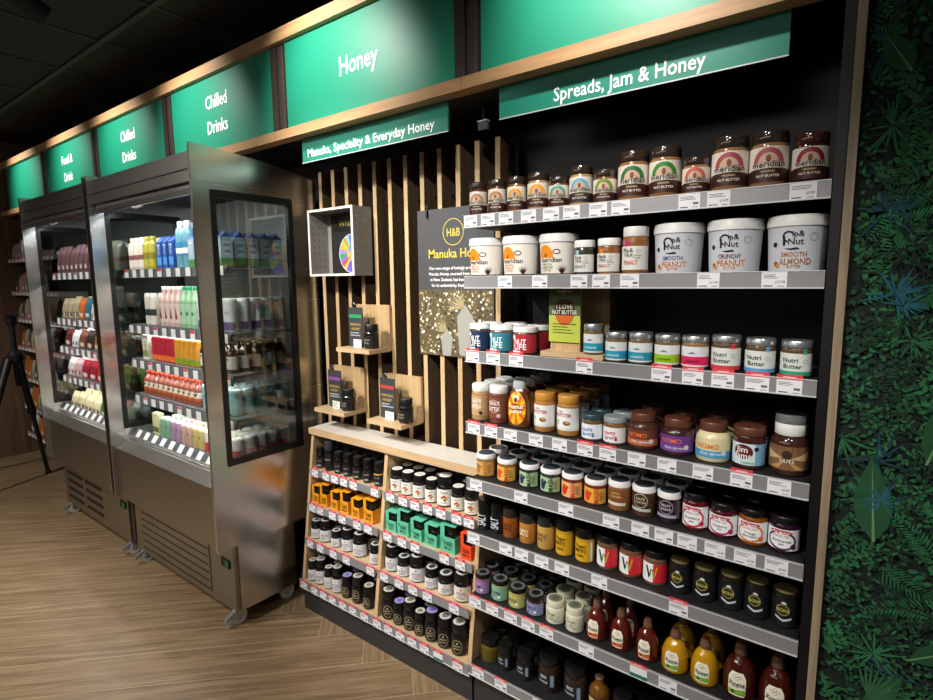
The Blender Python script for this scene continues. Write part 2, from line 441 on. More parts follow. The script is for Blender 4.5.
def rowse(base):
    def f(D, r, h):
        D.poly([(-.52*r, .15*h), (-.46*r, .1*h), (.46*r, .1*h), (.52*r, .15*h), (.55*r, .44*h), (.38*r, .54*h), (-.38*r, .54*h), (-.55*r, .44*h)], C('#e8e3cf'), 0)
        D.poly([(-.5*r, .16*h), (-.44*r, .12*h), (.44*r, .12*h), (.5*r, .16*h), (.51*r, .24*h), (-.51*r, .2*h)], C(base), 1)
        D.disc(-.22*r, .17*h, .1*r, C('#20301c'), 2)
        for a, b in ((-.18, .46), (.0, .49), (.18, .46), (.0, .43)): D.ring(a*r, b*h, .13*r, .02*r, C('#6a6a58'), 2, ry=.09*r, n=12)
        D.disc(0, .46*h, .07*r, C('#d8a020'), 3); D.text('Rowse', 0, .34*h, .085*h, C('#1d1a18'), 5, maxw=.9*r)
        D.lines(-.3*r, .3*r, .27*h, 1, .05*h, .012*h, C('#6a6a58'), 4)
    return f
def manuka(dark, tint='#dfe2e4'):
    def f(D, r, h):
        if dark:
            D.rect(-1.3*r, .07*h, 1.3*r, .6*h, C('#141414'))
            D.ring(0, .32*h, .62*r, .055*r, C('#c9b48a'), 3, ry=.22*h)
            D.text('MANUKA', 0, .34*h, .05*h, C('#d8c8a0'), 5, maxw=.8*r); D.text('HONEY', 0, .25*h, .045*h, C('#d8c8a0'), 5); D.disc(0, .43*h, .1*r, C('#d8c8a0'), 5)
        else:
            D.rect(-1.3*r, .07*h, 1.3*r, .58*h, C(tint)); D.disc(0, .49*h, .1*r, C('#c0392b'), 3)
            D.text('MANUKA', 0, .37*h, .055*h, C('#333'), 5, maxw=.95*r); D.rect(-.7*r, .29*h, .7*r, .305*h, C('#b02a3a'), 3); D.lines(-.5*r, .5*r, .24*h, 3, .045*h, .015*h, C('#666'), 4)
    return f
def honey_fruit():
    def f(D, r, h):
        D.rect(-1.3*r, .07*h, 1.3*r, .6*h, C('#e6e4dc'))
        for a, b, c in ((-.25, .33, '#b5552a'), (.0, .37, '#a03a2a'), (.25, .31, '#c98a2a'), (.05, .25, '#6b7a3a')): D.disc(a*r, b*h, .16*r, C(c), 2)
        D.text('HONEY', 0, .5*h, .05*h, C('#3a3020'), 5, maxw=.9*r); D.lines(-.5*r, .5*r, .15*h, 1, .05*h, .015*h, C('#666'), 4)
    return f

# ------------------------------------------------------------------ room
mb = MB().add([(-5.12, .4, 0), (-5.12, -4.6, 0), (3.2, -4.6, 0), (3.2, .4, 0)], [(0, 1, 2, 3)], floor_material())
struct('floor', mb)
CT = mat('#2e2d2b', .85, name='black_ceiling_tile', noise=.25, scale=60)
CG = mat('#3c3b38', .6, name='ceiling_grid_metal')
mb = MB().add([(-5.12, .4, 2.8), (3.2, .4, 2.8), (3.2, -4.6, 2.8), (-5.12, -4.6, 2.8)], [(0, 1, 2, 3)], CT)
y = -.19
while y > -4.6: mb.box(-5.12, 3.2, y-.013, y+.013, 2.788, 2.8, CG); y -= .6
x = -2.166-.6*4
while x < 3.2: mb.box(x-.006, x+.006, -4.6, .4, 2.793, 2.8, CG); x += .59
struct('ceiling', mb)
struct('wall_back', MB().box(-5.12, 1.0, .4, .45, 0, 2.8, mat('#0f0f10', .6, name='black_wall')))
DW = wood('dark_wood_wall', '#54402f', '#785a44', 2, .6, .6)
mb = MB().box(-5.17, -5.12, -4.6, .45, 0, 2.8, DW)
struct('wall_left', mb)
struct('wall_front', MB().box(-5.17, 3.2, -4.65, -4.6, 0, 2.8, mat('#8d8074', .7, name='shop_far_wall', noise=.3, scale=3)))
# soffit above the header
struct('trim_1', MB().box(-5.12, 1.0, .36, .4, 2.58, 2.8, BLACK))
struct('trim_2', MB().box(-5.12, 1.0, .05, .4, 2.15, 2.17, BLACK))

# right wall: printed jungle mural
def mural():
    m = MB()
    bg = mat('#0b1a14', .9, name='mural_dark_ground', noise=.6, scale=9)
    m.box(1.042, 3.2, .012, .06, 0, 2.8, bg)
    gr = [mat(c, .9, name='mural_leaf_green_%s' % c[1:], noise=.35, scale=40) for c in ('#12301f', '#184a2a', '#205c34', '#0e2a1e', '#163f2e', '#276a40', '#0b1f19', '#2a5c34')]
    teal = [mat(c, .9, name='mural_teal_%s' % c[1:], noise=.3, scale=40) for c in ('#16404e', '#1d5666', '#123844')]
    pale = mat('#5f8a55', .9, name='mural_pale_midrib', noise=.2)
    R = random.Random(11); lay = [0]
    def leaf(x, z, a, l, w, c, rib=None):
        lay[0] += 1; y = .0118-.0000004*lay[0]
        n = 5; up = []; dn = []
        ca, sa = math.cos(a), math.sin(a)
        for i in range(n+1):
            t = i/n; ww = w*math.sin(PI*t**.8)*.5; px = l*t
            up.append((px, ww)); dn.append((px, -ww))
        pts = up+dn[::-1][1:-1]
        v = [(x+px*ca-pz*sa, y, z+px*sa+pz*ca) for px, pz in pts]
        if any(q[0] < 1.043 or q[0] > 3.19 or q[2] < 0 or q[2] > 2.8 for q in v): return
        m.add(v, [tuple(range(len(v)))[::-1]], c)
        if rib:
            y2 = y-.0000003; t = w*.03+.0006
            v = [(x+px*ca-pz*sa, y2, z+px*sa+pz*ca) for px, pz in ((0, -t), (l*.95, 0), (0, t))]
            m.add(v, [(0, 1, 2)], rib)
    def px_(): return R.uniform(1.04, 1.62) if R.random() < .86 else R.uniform(1.6, 3.1)
    for k in range(2100):     # sprays of small ovate leaves
        x = px_(); z = R.uniform(0, 2.8)
        a = R.uniform(-.9, 2.6); c = R.choice(gr); n = R.randint(4, 9); L = R.uniform(.05, .11); s = R.uniform(.010, .021)
        for i in range(n):
            t = i/n; px = x+L*t*math.cos(a); pz = z+L*t*math.sin(a)
            for sd in (-1, 1): leaf(px, pz, a+sd*R.uniform(.6, 1.3), s, s*.52, c if R.random() < .6 else R.choice(gr))
    for k in range(110):      # fern fronds
        x = px_(); z = R.uniform(0, 2.7)
        a = R.uniform(0, 6.28); c = R.choice(gr); L = R.uniform(.07, .17); n = 18; cur = R.uniform(-1.2, 1.2)
        px, pz = x, z
        for i in range(n):
            t = i/n; aa = a+cur*t; px += L/n*math.cos(aa); pz += L/n*math.sin(aa)
            for sd in (-1, 1): leaf(px, pz, aa+sd*.95, L*.26*(1-t*.8), L*.026, c)
    for k in range(60):      # tufts of long blades, some teal
        x = px_(); z = R.uniform(.05, 2.7)
        c = R.choice(teal) if R.random() < .3 else R.choice(gr)
        for i in range(16): leaf(x, z, R.uniform(0, 6.28), R.uniform(.03, .075), .0045, c)
    for k in range(900):     # top layer of tiny leaves
        x = px_(); z = R.uniform(0, 2.8); c = R.choice(gr[1:])
        for i in range(7): leaf(x+R.gauss(0, .02), z+R.gauss(0, .02), R.uniform(0, 6.28), R.uniform(.008, .016), .006, c)
    for (x, z, a, l, w) in ((1.125, .97, 1.65, .19, .07), (1.20, 1.16, 1.3, .2, .06), (1.12, 1.95, 2.1, .1, .05), (1.19, 1.7, .5, .13, .05), (1.2, .72, .6, .17, .05), (1.13, .55, 1.1, .15, .045), (1.16, 2.35, .2, .1, .04)):
        c = gr[1]; leaf(x, z, a, l, w, c, pale)
    for i in range(9): leaf(1.27+.01*i, 1.62, 1.2+.12*i, .13, .01, gr[5], pale)
    for i in range(12): leaf(1.14, .60, .1+.16*i, .09, .005, gr[7])
    for (x, z) in ((1.13, 1.07), (1.14, 1.49), (1.12, .42)):
        for i in range(18): leaf(x, z, R.uniform(0, 6.28), R.uniform(.025, .05), .0035, teal[1])
    return m
struct('wall_right', mural(), 'dark wall covering printed with jungle leaves')
struct('trim_3', MB().box(1.024, 1.041, -.012, .4, 0, 2.8, POST))

# ------------------------------------------------------------------ header: beams and sign boards
def seamed_beam(name, z0, z1, y0=-.004, y1=.05):
    m = MB(); xs = [-5.12, -5.0, -4.0, -3.0, -2.0, -1.0, 0.0, 1.0]
    for a, b in zip(xs, xs[1:]): m.box(a+.0012, b-.0012, y0, y1, z0, z1, BEAM)
    return m
struct('trim_4', seamed_beam('b', 2.148, 2.186)); struct('trim_5', seamed_beam('t', 2.535, 2.585))
FR = wood('sign_frame_brown', '#2e2825', '#4c433c', 2, .35)
signs = [(0, [], 'blank teal header board above the spreads bay, nearest the leafy wall'), (-1, ['Honey'], 'teal header board reading Honey'),
         (-2, ['Chilled', 'Drinks'], 'teal header board reading Chilled Drinks, beside the Honey board'),
         (-3, ['Chilled', 'Drinks'], 'teal header board reading Chilled Drinks, beside the Food & Drink board'),
         (-4, ['Food &', 'Drink'], 'teal header board reading Food & Drink'), (-5, [], 'blank teal header board at the far end by the brown wall')]
for x, words, lb in signs:
    t = thing('header_sign', lb, 'sign', (x, .02, 2.186), 0, 'header boards')
    link('board', MB().box(.06, .955, 0, .02, 0, .349, GREEN), t)
    f = MB(); f.box(-.04, .0, -.004, .02, 0, .349, FR); f.box(.004, .044, .002, .02, 0, .349, FR)
    f.box(0, .004, .012, .02, 0, .349, BLACK); f.box(.044, .058, .012, .02, 0, .349, BLACK)
    link('frame_post', f, t)
    if words:
        D = Dec(); h = .078 if len(words) == 1 else .062
        zz = [.178] if len(words) == 1 else [.235, .118]
        for w, z in zip(words, zz):
            D = Dec(); D.text(w, .5, z, h*(.9 if len(words) == 1 else 1), TEXTW, 1, sx=.82)
            link('lettering', D.mesh('lettering', flat=0, off=.001), t)
for x0, x1, tx, lb, cx in ((.108, .897, 'Spreads, Jam & Honey', 'long teal strip sign reading Spreads, Jam & Honey', .5), (-.893, -.10, 'Manuka, Speciality & Everyday Honey', 'long teal strip sign reading Manuka, Speciality & Everyday Honey', .5)):
    t = thing('strip_sign', lb, 'sign', (x0, .05, 2.05), 0, 'strip signs under the header')
    m = MB(); m.box(0, x1-x0, 0, .008, 0, .098, GREEN2); link('board', m, t)
    D = Dec(); long = len(tx) > 25
    D.text(tx, .035 if long else .19, .036, .034 if long else .04, TEXTW, 1, maxw=.70 if long else .42, align=-1)
    link('lettering', D.mesh('lettering', flat=0, off=.001), t)
    link('edge_lip', MB().box(0, x1-x0, -.002, .0, -.002, .001, RAILTOP), t)

# ------------------------------------------------------------------ slatted wall
t = thing('slatted_panel', 'slatted oak wall panel behind the honey displays', 'wall panel', (-.5, .31, .86))
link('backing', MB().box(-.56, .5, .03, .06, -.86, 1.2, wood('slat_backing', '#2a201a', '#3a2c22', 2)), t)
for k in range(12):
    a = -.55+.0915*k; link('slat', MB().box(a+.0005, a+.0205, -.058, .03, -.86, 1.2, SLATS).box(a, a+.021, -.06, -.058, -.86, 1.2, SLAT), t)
for z in (.32, .52, .71, .89, 1.02): link('rail', MB().box(-.56, .5, .005, .02, z, z+.012, BLACK), t)
t = thing('metal_clip', 'small pale metal clip under the header beside the slats', 'bracket', (-.02, .14, 2.09))
link('stem', MB().box(-.004, .004, .003, .009, 0, .0595, BLACK), t); link('plate', MB().box(-.02, .02, 0, .012, -.03, -.004, mat('#6a6c6e', .4, .5)), t); link('rim', MB().box(-.02, .02, -.006, .012, -.004, .0, WHITE), t)

# poster
t = thing('poster', 'dark poster titled Manuka Honey with a picture of a bush plant, hung on the slats', 'poster', (-.422, .2435, 1.247))
PG = mat('#45474a', .5, name='poster_grey')
link('board', MB().box(0, .375, 0, .006, 0, .583, PG), t)
YEL = mat('#e0c84a', .5, name='poster_gold'); D = Dec()
D.ring(.185, .49, .052, .003, YEL, 2); D.text('H&B', .185, .49, .032, YEL, 2, maxw=.068)
D.text('Manuka Honey', .055, .41, .036, YEL, 2, maxw=.29, align=-1)
for i, s in enumerate(('Our new range of lovingly produced', 'Manuka Honey, sourced from nature', 'in New Zealand, has been specially', 'for its authenticity, freshness and')):
    D.text(s, .185, .352-.0225*i, .0125, TEXTW, 2, maxw=.31)
R = random.Random(3)
D.rect(0, 0, .375, .267, C('#5d5138'), 1)
cols = ['#d8d2bc', '#8d7c55', '#3a3424', '#c9bd97', '#6e6a40', '#efead8', '#a08d62', '#2d2a1e']
for i in range(520):
    D.disc(R.uniform(.006, .369), R.uniform(.006, .261), R.uniform(.002, .007), C(R.choice(cols)), 2+.02*i, n=7)
for cx, cz, s in ((.23, .16, 1.0), (.14, .075, .75)):
    D.poly([(cx-.02*s, cz-.15*s if s == 1 else 0.002), (cx+.035*s, .002), (cx+.05*s, cz), (cx+.01*s, cz+.05*s), (cx-.03*s, cz)], C('#9a9a92'), 14)
    for k in range(11):
        a = 1.5+k*.17; L = (.11-.004*abs(k-4))*s; D.poly([(cx, cz+.03*s), (cx+.005, cz+.04*s), (cx+L*math.cos(a), cz+.03*s+L*math.sin(a))], C('#b3a27a' if k % 2 else '#8b8266'), 14.5+.1*k)
link('print', D.mesh('print', flat=0, off=.0006, lay=.00008), t)
link('hook', MB().tube([(.055, -.003, .55), (.055, -.006, .57), (.055, .0, .6)], .004, BLACK), t)

# cube display box
t = thing('cube_display', 'grey pegboard cube box with a colour wheel card hung on the slats', 'display box', (-.847, .142, 1.575))
GB = mat('#8f8b86', .6, name='grey_box_board', noise=.15); GE = mat('#d8d6d0', .5, name='pale_box_edge'); m = MB()
m.box(-.15, -.142, 0, .107, 0, .295, GB); m.box(.142, .15, 0, .107, 0, .295, GB); m.box(-.142, .142, 0, .107, 0, .008, GB); m.box(-.142, .142, 0, .107, .287, .295, GB)
m.box(-.142, .142, .1, .107, .008, .287, GB)
for a in ((-.152, -.14, -.001, .295), (.14, .152, -.001, .295)): m.box(a[0], a[1], -.003, 0, 0, .295, GE)
m.box(-.14, .14, -.003, 0, 0, .01, GE); m.box(-.14, .14, -.003, 0, .285, .295, GE)
link('box', m, t); m = MB()
for i in range(3):
    for j in range(8): m.box(-.1421, -.1412, .02+.028*i, .024+.028*i, .04+.03*j, .045+.03*j, BLACK)
for i in range(3):
    for j in range(8): m.box(.15, .1504, .02+.028*i, .023+.028*i, .04+.03*j, .044+.03*j, WHITE if i == 0 else DARK)
link('peg_holes', m, t)
link('card', MB().box(-.1, .135, .088, .092, .01, .275, DARK), t); D = Dec()
D.rect(-.085, .2, .13, .265, C('#101008')); D.text('What is', .02, .238, .03, C('#8f8a3a'), 2, maxw=.18)
wc = ['#3c9a4a', '#8fc07a', '#c9a23a', '#e2b84a', '#d8843a', '#7a6ad0', '#6a5ac8', '#8f82dc', '#58b090', '#a8b84a', '#c8473a', '#6ac0a0']
for k in range(24):
    a = 2*PI*k/24; D.poly([(.04, .1)]+[(.04+.085*math.cos(a+q*PI/24), .1+.085*math.sin(a+q*PI/24)) for q in range(3)], C(wc[(6 if 12 <= k < 24 and 3 > abs(k-18) else (k*5) % 12)]), 2)
D.ring(.04, .1, .088, .004, C('#d0d0d8'), 3)
for k in range(12):
    a = 2*PI*k/12; D.poly([(.04, .1)]+[(.04+.035*math.cos(a+q*PI/12), .1+.035*math.sin(a+q*PI/12)) for q in range(3)], C(wc[(k*7+3) % 12]), 4)
link('colour_wheel', D.mesh('wheel', flat=.088, off=.0006), t)

# three little oak ledges, each with a card, a honey jar (things of their own: jar)
def ledge(x0, x1, zb, zt, zl, jx, strip, where, cx, big=1):
    t = thing('display_ledge', 'small oak display ledge on the slats, '+where, 'display shelf', ((x0+x1)/2, .2355, zl), 0, 'oak display ledges')
    w = (x1-x0)/2
    link('back_panel', MB().box(-w, w, 0, .014, -.015, zt-zl, DISP), t)
    link('ledge', MB().box(-w, w, -.125, 0, -.018, 0, OAK), t)
    k = thing('info_card', 'charcoal information card with a %s strip, standing on the %s' % (strip[1], where.split(',')[0]+' oak ledge'), 'card', (cx, .17, zl+.0005), 0, 'ledge cards')
    link('board', MB().box(-.045, .045, 0, .004, 0, .175, mat('#3a3d40', .5)), k)
    D = Dec(); D.rect(-.04, .128, .04, .143, C(strip[0])); D.text('MANUKA', -.0, .1, .012, C('#c8a850'), 2); D.text('HONEY', -.0, .08, .012, C('#c8a850'), 2); D.lines(-.035, .035, .06, 2, .011, .004, C('#b8bcc0'), 2)
    link('print', D.mesh('print', flat=0, off=.0006), k)
    link('clip', MB().tube([(-.01, -.004, .172), (-.014, -.006, .19), (-.004, -.006, .198), (.004, -.004, .186)], .0022, mat('#c8c8c8', .25, .9), 6), k)
    pt = thing('price_card', 'small white price card in front of the %s ledge display' % where.split(',')[0], 'price card', (cx+.03, .15, zl+.0005), 0, 'ledge price cards')
    link('board', MB().box(-.025, .025, 0, .002, 0, .036, WHITE), pt); D = Dec(); D.lines(-.02, .015, .027, 4, .007, .002, C('#777'), 1); link('print', D.mesh('p', flat=0, off=.0004), pt)
    s = thing('honey_dipper', 'thin dark wooden honey stick behind the price card on the %s ledge' % where.split(',')[0], 'stick', (cx+.06, .185, zl+.0005), 0, 'ledge sticks')
    link('handle', MB().tube([(0, 0, 0), (0, 0, .1)], .006, mat('#30241c', .6)), s); link('head', MB().lathe([(.004, 0), (.009, .008), (.009, .02), (.003, .03)], mat('#3a2c22', .6), 10, z0=.098), s)
    build_item('honey_jar', 'honeyjar', .032*big, .105*big, mat('#141110', .12, 0, .8), mat('#101010', .35), lab('#181715', .08, .55, 1.2, texts=(('MANUKA', 0, .38, .06, '#bfae88', 1.1),), lines=(-.5, .5, .27, 2, '#8d8d8d')),
               'black honey jar displayed alone on the %s oak ledge' % where.split(',')[0], 'jar', (jx, .165, zl+.0005), 0, 'display honey jars')
ledge(-.80, -.59, 1.25, 1.447, 1.262, -.63, ('#2f9a5a', 'green'), 'topmost, right under the cube box', -.735)
ledge(-.975, -.765, .95, 1.153, .967, -.797, ('#8a4a9a', 'purple'), 'lower left, beside the fridge', -.895, .95)
ledge(-.615, -.415, .95, 1.147, .965, -.438, ('#b84038', 'red'), 'lower right, nearest the poster', -.55, .98)

# ------------------------------------------------------------------ right bay
RB = {
1 : [(0.018, 0.0294, 0.114), (0.093, 0.0294, 0.115), (0.166, 0.0302, 0.115), (0.242, 0.0340, 0.118), (0.314, 0.0313, 0.098), (0.384, 0.0345, 0.119), (0.458, 0.0333, 0.099), (0.537, 0.0420, 0.137), (0.623, 0.0416, 0.137), (0.703, 0.033, 0.099), (0.781, 0.0424, 0.137), (0.867, 0.042, 0.135), (0.952, 0.0372, 0.118)],
2 : [(0.036, 0.0606, 0.129), (0.170, 0.0608, 0.129), (0.305, 0.0605, 0.128), (0.405, 0.0302, 0.103), (0.479, 0.0323, 0.105), (0.554, 0.0357, 0.132), (0.661, 0.0648, 0.134), (0.798, 0.0655, 0.134), (0.934, 0.0655, 0.134)],
3 : [(0.005, 0.0353, 0.091), (0.093, 0.0415, 0.09), (0.185, 0.0415, 0.087), (0.428, 0.0302, 0.090), (0.498, 0.0316, 0.086), (0.569, 0.0335, 0.088), (0.643, 0.0338, 0.086), (0.716, 0.0343, 0.086), (0.792, 0.035, 0.091), (0.871, 0.0342, 0.088), (0.949, 0.0338, 0.087)],
4 : [(0.01, 0.0331, 0.126), (0.085, 0.0348, 0.128), (0.171, 0.042, 0.155), (0.263, 0.0355, 0.125), (0.346, 0.0363, 0.126), (0.428, 0.0325, 0.079), (0.499, 0.0338, 0.08), (0.580, 0.0427, 0.102), (0.675, 0.0435, 0.1), (0.769, 0.0431, 0.104), (0.857, 0.0377, 0.106), (0.946, 0.0432, 0.128)],
5 : [(0.03, 0.0345, 0.079), (0.118, 0.0345, 0.078), (0.207, 0.0338, 0.078), (0.287, 0.0345, 0.079), (0.364, 0.0343, 0.079), (0.442, 0.0345, 0.077), (0.518, 0.0336, 0.089), (0.592, 0.034, 0.09), (0.664, 0.0326, 0.089), (0.735, 0.033, 0.101), (0.806, 0.0345, 0.09), (0.877, 0.0337, 0.092), (0.948, 0.0346, 0.092)],
6 : [(0.029, 0.027, 0.109), (0.083, 0.0253, 0.109), (0.136, 0.0277, 0.103), (0.204, 0.0292, 0.1), (0.273, 0.0298, 0.11), (0.342, 0.0289, 0.118), (0.412, 0.0304, 0.109), (0.486, 0.0325, 0.104), (0.559, 0.0337, 0.103), (0.631, 0.0338, 0.1), (0.702, 0.0295, 0.091), (0.768, 0.0309, 0.092), (0.834, 0.0308, 0.095), (0.897, 0.0298, 0.098), (0.961, 0.0302, 0.095)],
7 : [(0.027, 0.0283, 0.072), (0.100, 0.0312, 0.072), (0.172, 0.0314, 0.068), (0.244, 0.0309, 0.068), (0.317, 0.0314, 0.076), (0.388, 0.0297, 0.079), (0.461, 0.0333, 0.123), (0.539, 0.0333, 0.121), (0.620, 0.0333, 0.121), (0.699, 0.0372, 0.118), (0.78, 0.0372, 0.122), (0.868, 0.0421, 0.145), (0.955, 0.0426, 0.145)],
8 : [(0.042, 0.0371, 0.085), (0.113, 0.0289, 0.09), (0.194, 0.033, 0.095), (0.287, 0.0399, 0.12), (0.384, 0.0399, 0.125), (0.469, 0.0326, 0.125), (0.547, 0.031, 0.105), (0.625, 0.034, 0.1), (.71, .036, .11), (.80, .036, .11), (.89, .036, .11)],
}
ZS = {1: 1.752, 2: 1.557, 3: 1.311, 4: 1.066, 5: .867, 6: .671, 7: .434, 8: .165}
ORD = {1: 'top', 2: 'second', 3: 'third', 4: 'fourth', 5: 'fifth', 6: 'sixth', 7: 'seventh', 8: 'bottom'}
YF = {1: .03, 2: .02, 3: .045, 4: .045, 5: .045, 6: .045, 7: .03, 8: .045}
TK = {
1 : [(0.029, 0), (0.097, 0), (0.165, 0), (0.245, 0), (0.321, 0), (0.386, 0), (0.466, 0), (.53, 0), (0.706, 0), (0.774, 0), (0.948, 0)],
2 : [(0.161, 0), (0.285, 0), (0.412, 0), (0.479, 0), (.56, 0), (0.759, 0), (0.902, 0)],
3 : [(0.033, 1), (0.115, 1), (0.202, 1), (0.433, 1), (0.653, 1), (0.732, 1), (0.803, 1), (0.879, 1), (0.946, 1)],
4 : [(0.035, 1), (0.105, 1), (0.181, 0), (0.275, 0), (0.357, 0), (0.44, 1), (0.51, 1), (0.594, 0), (0.676, 0), (0.767, 0), (0.857, 1), (0.939, 0)],
5 : [(0.042, 0), (0.221, 0), (0.381, 0), (0.525, 0), (0.61, 0), (0.675, 0), (0.736, 0), (0.805, 0), (0.875, 0), (0.944, 0)],
6 : [(0.03, 0), (0.162, 0), (0.224, 0), (0.298, 0), (0.37, 0), (0.493, 0), (0.721, 1)],
7 : [(0.033, 1), (0.106, 1), (0.182, 1), (0.25, 1), (0.318, 1), (0.456, 0), (0.618, 2), (0.701, 0)],
8 : [(0.044, 1), (0.141, 1), (0.294, 0), (.5, 0), (.7, 0)],
'A1' : [(-0.942, 1), (-0.863, 1), (-0.802, 1), (-0.739, 1), (-0.675, 1), (-0.542, 1)],
'B1' : [(-0.449, 1), (-0.378, 1), (-0.313, 1), (-0.246, 1), (-0.179, 1), (-0.103, 1), (-0.045, 1)],
'A2' : [(-0.942, 1), (-0.886, 1), (-0.799, 1), (-0.733, 1), (-0.635, 1), (-0.566, 1)],
'B2' : [(-0.449, 1), (-0.368, 1), (-0.296, 1), (-0.147, 1), (-0.071, 1)],
'A3' : [(-0.941, 1), (-0.867, 1), (-0.776, 1), (-0.688, 1), (-0.535, 1)],
'B3' : [(-0.453, 1), (-0.368, 1), (-0.292, 1), (-0.216, 1), (-0.085, 1)],
'A4' : [(-0.964, 1), (-0.889, 1), (-0.824, 1), (-0.761, 1), (-0.69, 1), (-0.625, 1), (-0.552, 1), (-0.475, 1), (-0.408, 1), (-0.342, 1), (-0.277, 1), (-0.212, 1), (-0.143, 2), (-0.049, 1)],
}
TICK = C('#e4e6ea'); TRED = mat('#dc3a44', .45, name='ticket_red'); TINK = C('#4a4a52'); TGRN = C('#1d6e5c'); TPINK = mat('#e2406e', .45, name='ticket_pink')
_T = {}
PRICES = {(2, 5): '£11.99', (2, 6): '£17.99', (1, 9): '£14.99', (1, 10): '£5.99', (4, 11): '£5.99', (5, 7): '£3.99', (5, 8): '£3.99', (5, 9): '£3.99', (5, 6): '£3.99'}
def ticket_mesh(kind, w, price, var):
    key = (kind, w, price, var)
    if key in _T: return _T[key]
    D = Dec(); h = .037; k = w/2
    top = .047 if kind else h
    D.rect(-k, .001, k, top, TICK)
    if kind: D.rect(-k, top-.012, k, top, TRED if kind != 3 else TPINK, 1); D.rect(-k*.5, top-.0075, k*.5, top-.0045, C('#f2b8bc'), 2)
    if kind == 2: D.rect(-k, .002, k, .013, TGRN, 1)
    else:
        D.lines(-k*.85, k*.6, h-.007 if not kind else .028, 3, .0035, .0013, TINK, 1)
        D.rect(-k*.85, .004, -k*.1, .0065, TINK, 1); D.rect(k*.3, .004, k*.8, .0055, TINK, 1)
        if price: D.text(price, k*.85, .0145, .0062, TINK, 2, align=1, sx=.85)
        else: D.rect(k*.35, .011, k*.85, .0165, C('#5e5e66'), 1)
    _T[key] = D.mesh('price_ticket', flat=0, off=.0012)
    return _T[key]
def fill_rail(parent, key, x0, w=.05, kind_map=None, y=0, z=0):
    for i, (x, c) in enumerate(TK[key]):
        o = link('price_ticket', ticket_mesh(kind_map.get(c, c) if kind_map else c, w, PRICES.get((key, i)), i % 3), parent, (x-x0, y, z))
bay = thing('shelving_bay', 'tall black steel shelving bay holding the spreads and jams', 'shelving', (.5, 0, 0))
link('back_panel', MB().box(-.5, .5, .372, .385, .09, 2.15, mat('#08080a', .35, name='bay_back', noise=.2)), bay)
link('side_panel', MB().box(.502, .522, .0, .385, 0, 2.15, BLACK), bay)
link('plinth', MB().box(-.498, .5, .03, .372, 0, .1, PLINTH), bay)
for k in range(1, 9):
    zb = ZS[k]-.033
    lb = {1: 'topmost shelf of the black bay, carrying the half-round-logo jars', 2: 'shelf of the black bay carrying the big white tubs', 3: 'shelf of the black bay carrying the green standing sign',
          4: 'shelf of the black bay carrying the orange squeezy bottle', 5: 'shelf of the black bay carrying the white-lidded fruit jars', 6: 'shelf of the black bay carrying the spice shakers',
          7: 'shelf of the black bay carrying the honey squeezy bottles', 8: 'lowest shelf of the black bay, just above the plinth'}[k]
    t = thing('shelf', lb, 'shelf', (.5, 0, zb), 0, 'shelves of the spreads bay')
    m = MB(); m.box(-.497, .497, .008, .371, .003, .033, DARK); link('board', m, t)
    m = MB(); m.box(-.5, .5, .0, .007, 0, .039, RAIL); m.box(-.5, .5, -.002, .0, -.001, .002, RAILTOP); m.box(-.5, .5, -.0015, .0, .0375, .0395, RAILTOP); link('label_rail', m, t)
    fill_rail(t, k, .5, .052 if k < 4 else .05)

WL = mat('#e4e4e2', .35, name='white_lid'); DL = mat('#3f464c', .35, name='slate_lid'); BL = mat('#121212', .3, name='black_lid'); GL = mat('#c48a3a', .35, name='golden_lid'); BRL = mat('#5a3424', .35, name='brown_lid')
SILVER = mat('#b9bcbe', .25, .8, name='silver_lid'); CLR = mat('#33281f', .12, 0, .9, name='dark_clear_lid'); GOLDL = mat('#a89868', .3, .6, name='dull_gold_lid'); CAPB = mat('#6a4a3a', .4, name='brown_cap')
PN = 'brown glass nut butter jar'
P1 = [
 (PN+' with tan arch, nearest the slats', 'jar', '#5a3320', CLR, meridian('#b07a48')),
 (PN+' with tan arch, second from the slats', 'jar', '#5a3320', CLR, meridian('#b07a48')),
 ('small nut butter jar with yellow arch, left one of the yellow pair', 'jar', '#7a5230', CLR, meridian('#e09a18', '#e2dccb')),
 ('small nut butter jar with yellow arch, right one of the yellow pair', 'jar', '#a8855a', CLR, meridian('#e09a18', '#e2dccb')),
 ('low nut butter jar with sea-green arch on the top shelf', 'jar', '#5e3a26', CLR, meridian('#4f9a8e')),
 ('taller nut butter jar with pale blue arch on the top shelf', 'jar', '#a8855a', CLR, meridian('#6aa5c0', band='#2a2422')),
 ('low nut butter jar with olive green arch, beside the blue-arch jar', 'jar', '#6e4a30', CLR, meridian('#6a8a2a')),
 ('big nut butter jar with dark green arch, left one of the green pair', 'jar', '#8a6240', CLR, meridian('#2a6a34')),
 ('big nut butter jar with dark green arch, right one of the green pair', 'jar', '#8a6240', CLR, meridian('#2f7a30')),
 ('low nut butter jar with coral arch, right of the green pair', 'jar', '#9a6a44', CLR, meridian('#c0604a')),
 ('big nut butter jar with dusty pink arch, left one of the pink pair', 'jar', '#8a6648', CLR, meridian('#a84a50')),
 ('big nut butter jar with dusty pink arch, right one of the pink pair', 'jar', '#8a6648', CLR, meridian('#a84a58')),
 ('nut butter jar with crimson arch, last on the right of the top shelf', 'jar', '#3a1a16', mat('#4a2420', .15, 0, .8), meridian('#8a1a30')),
]
tubb = '#dcdad6'
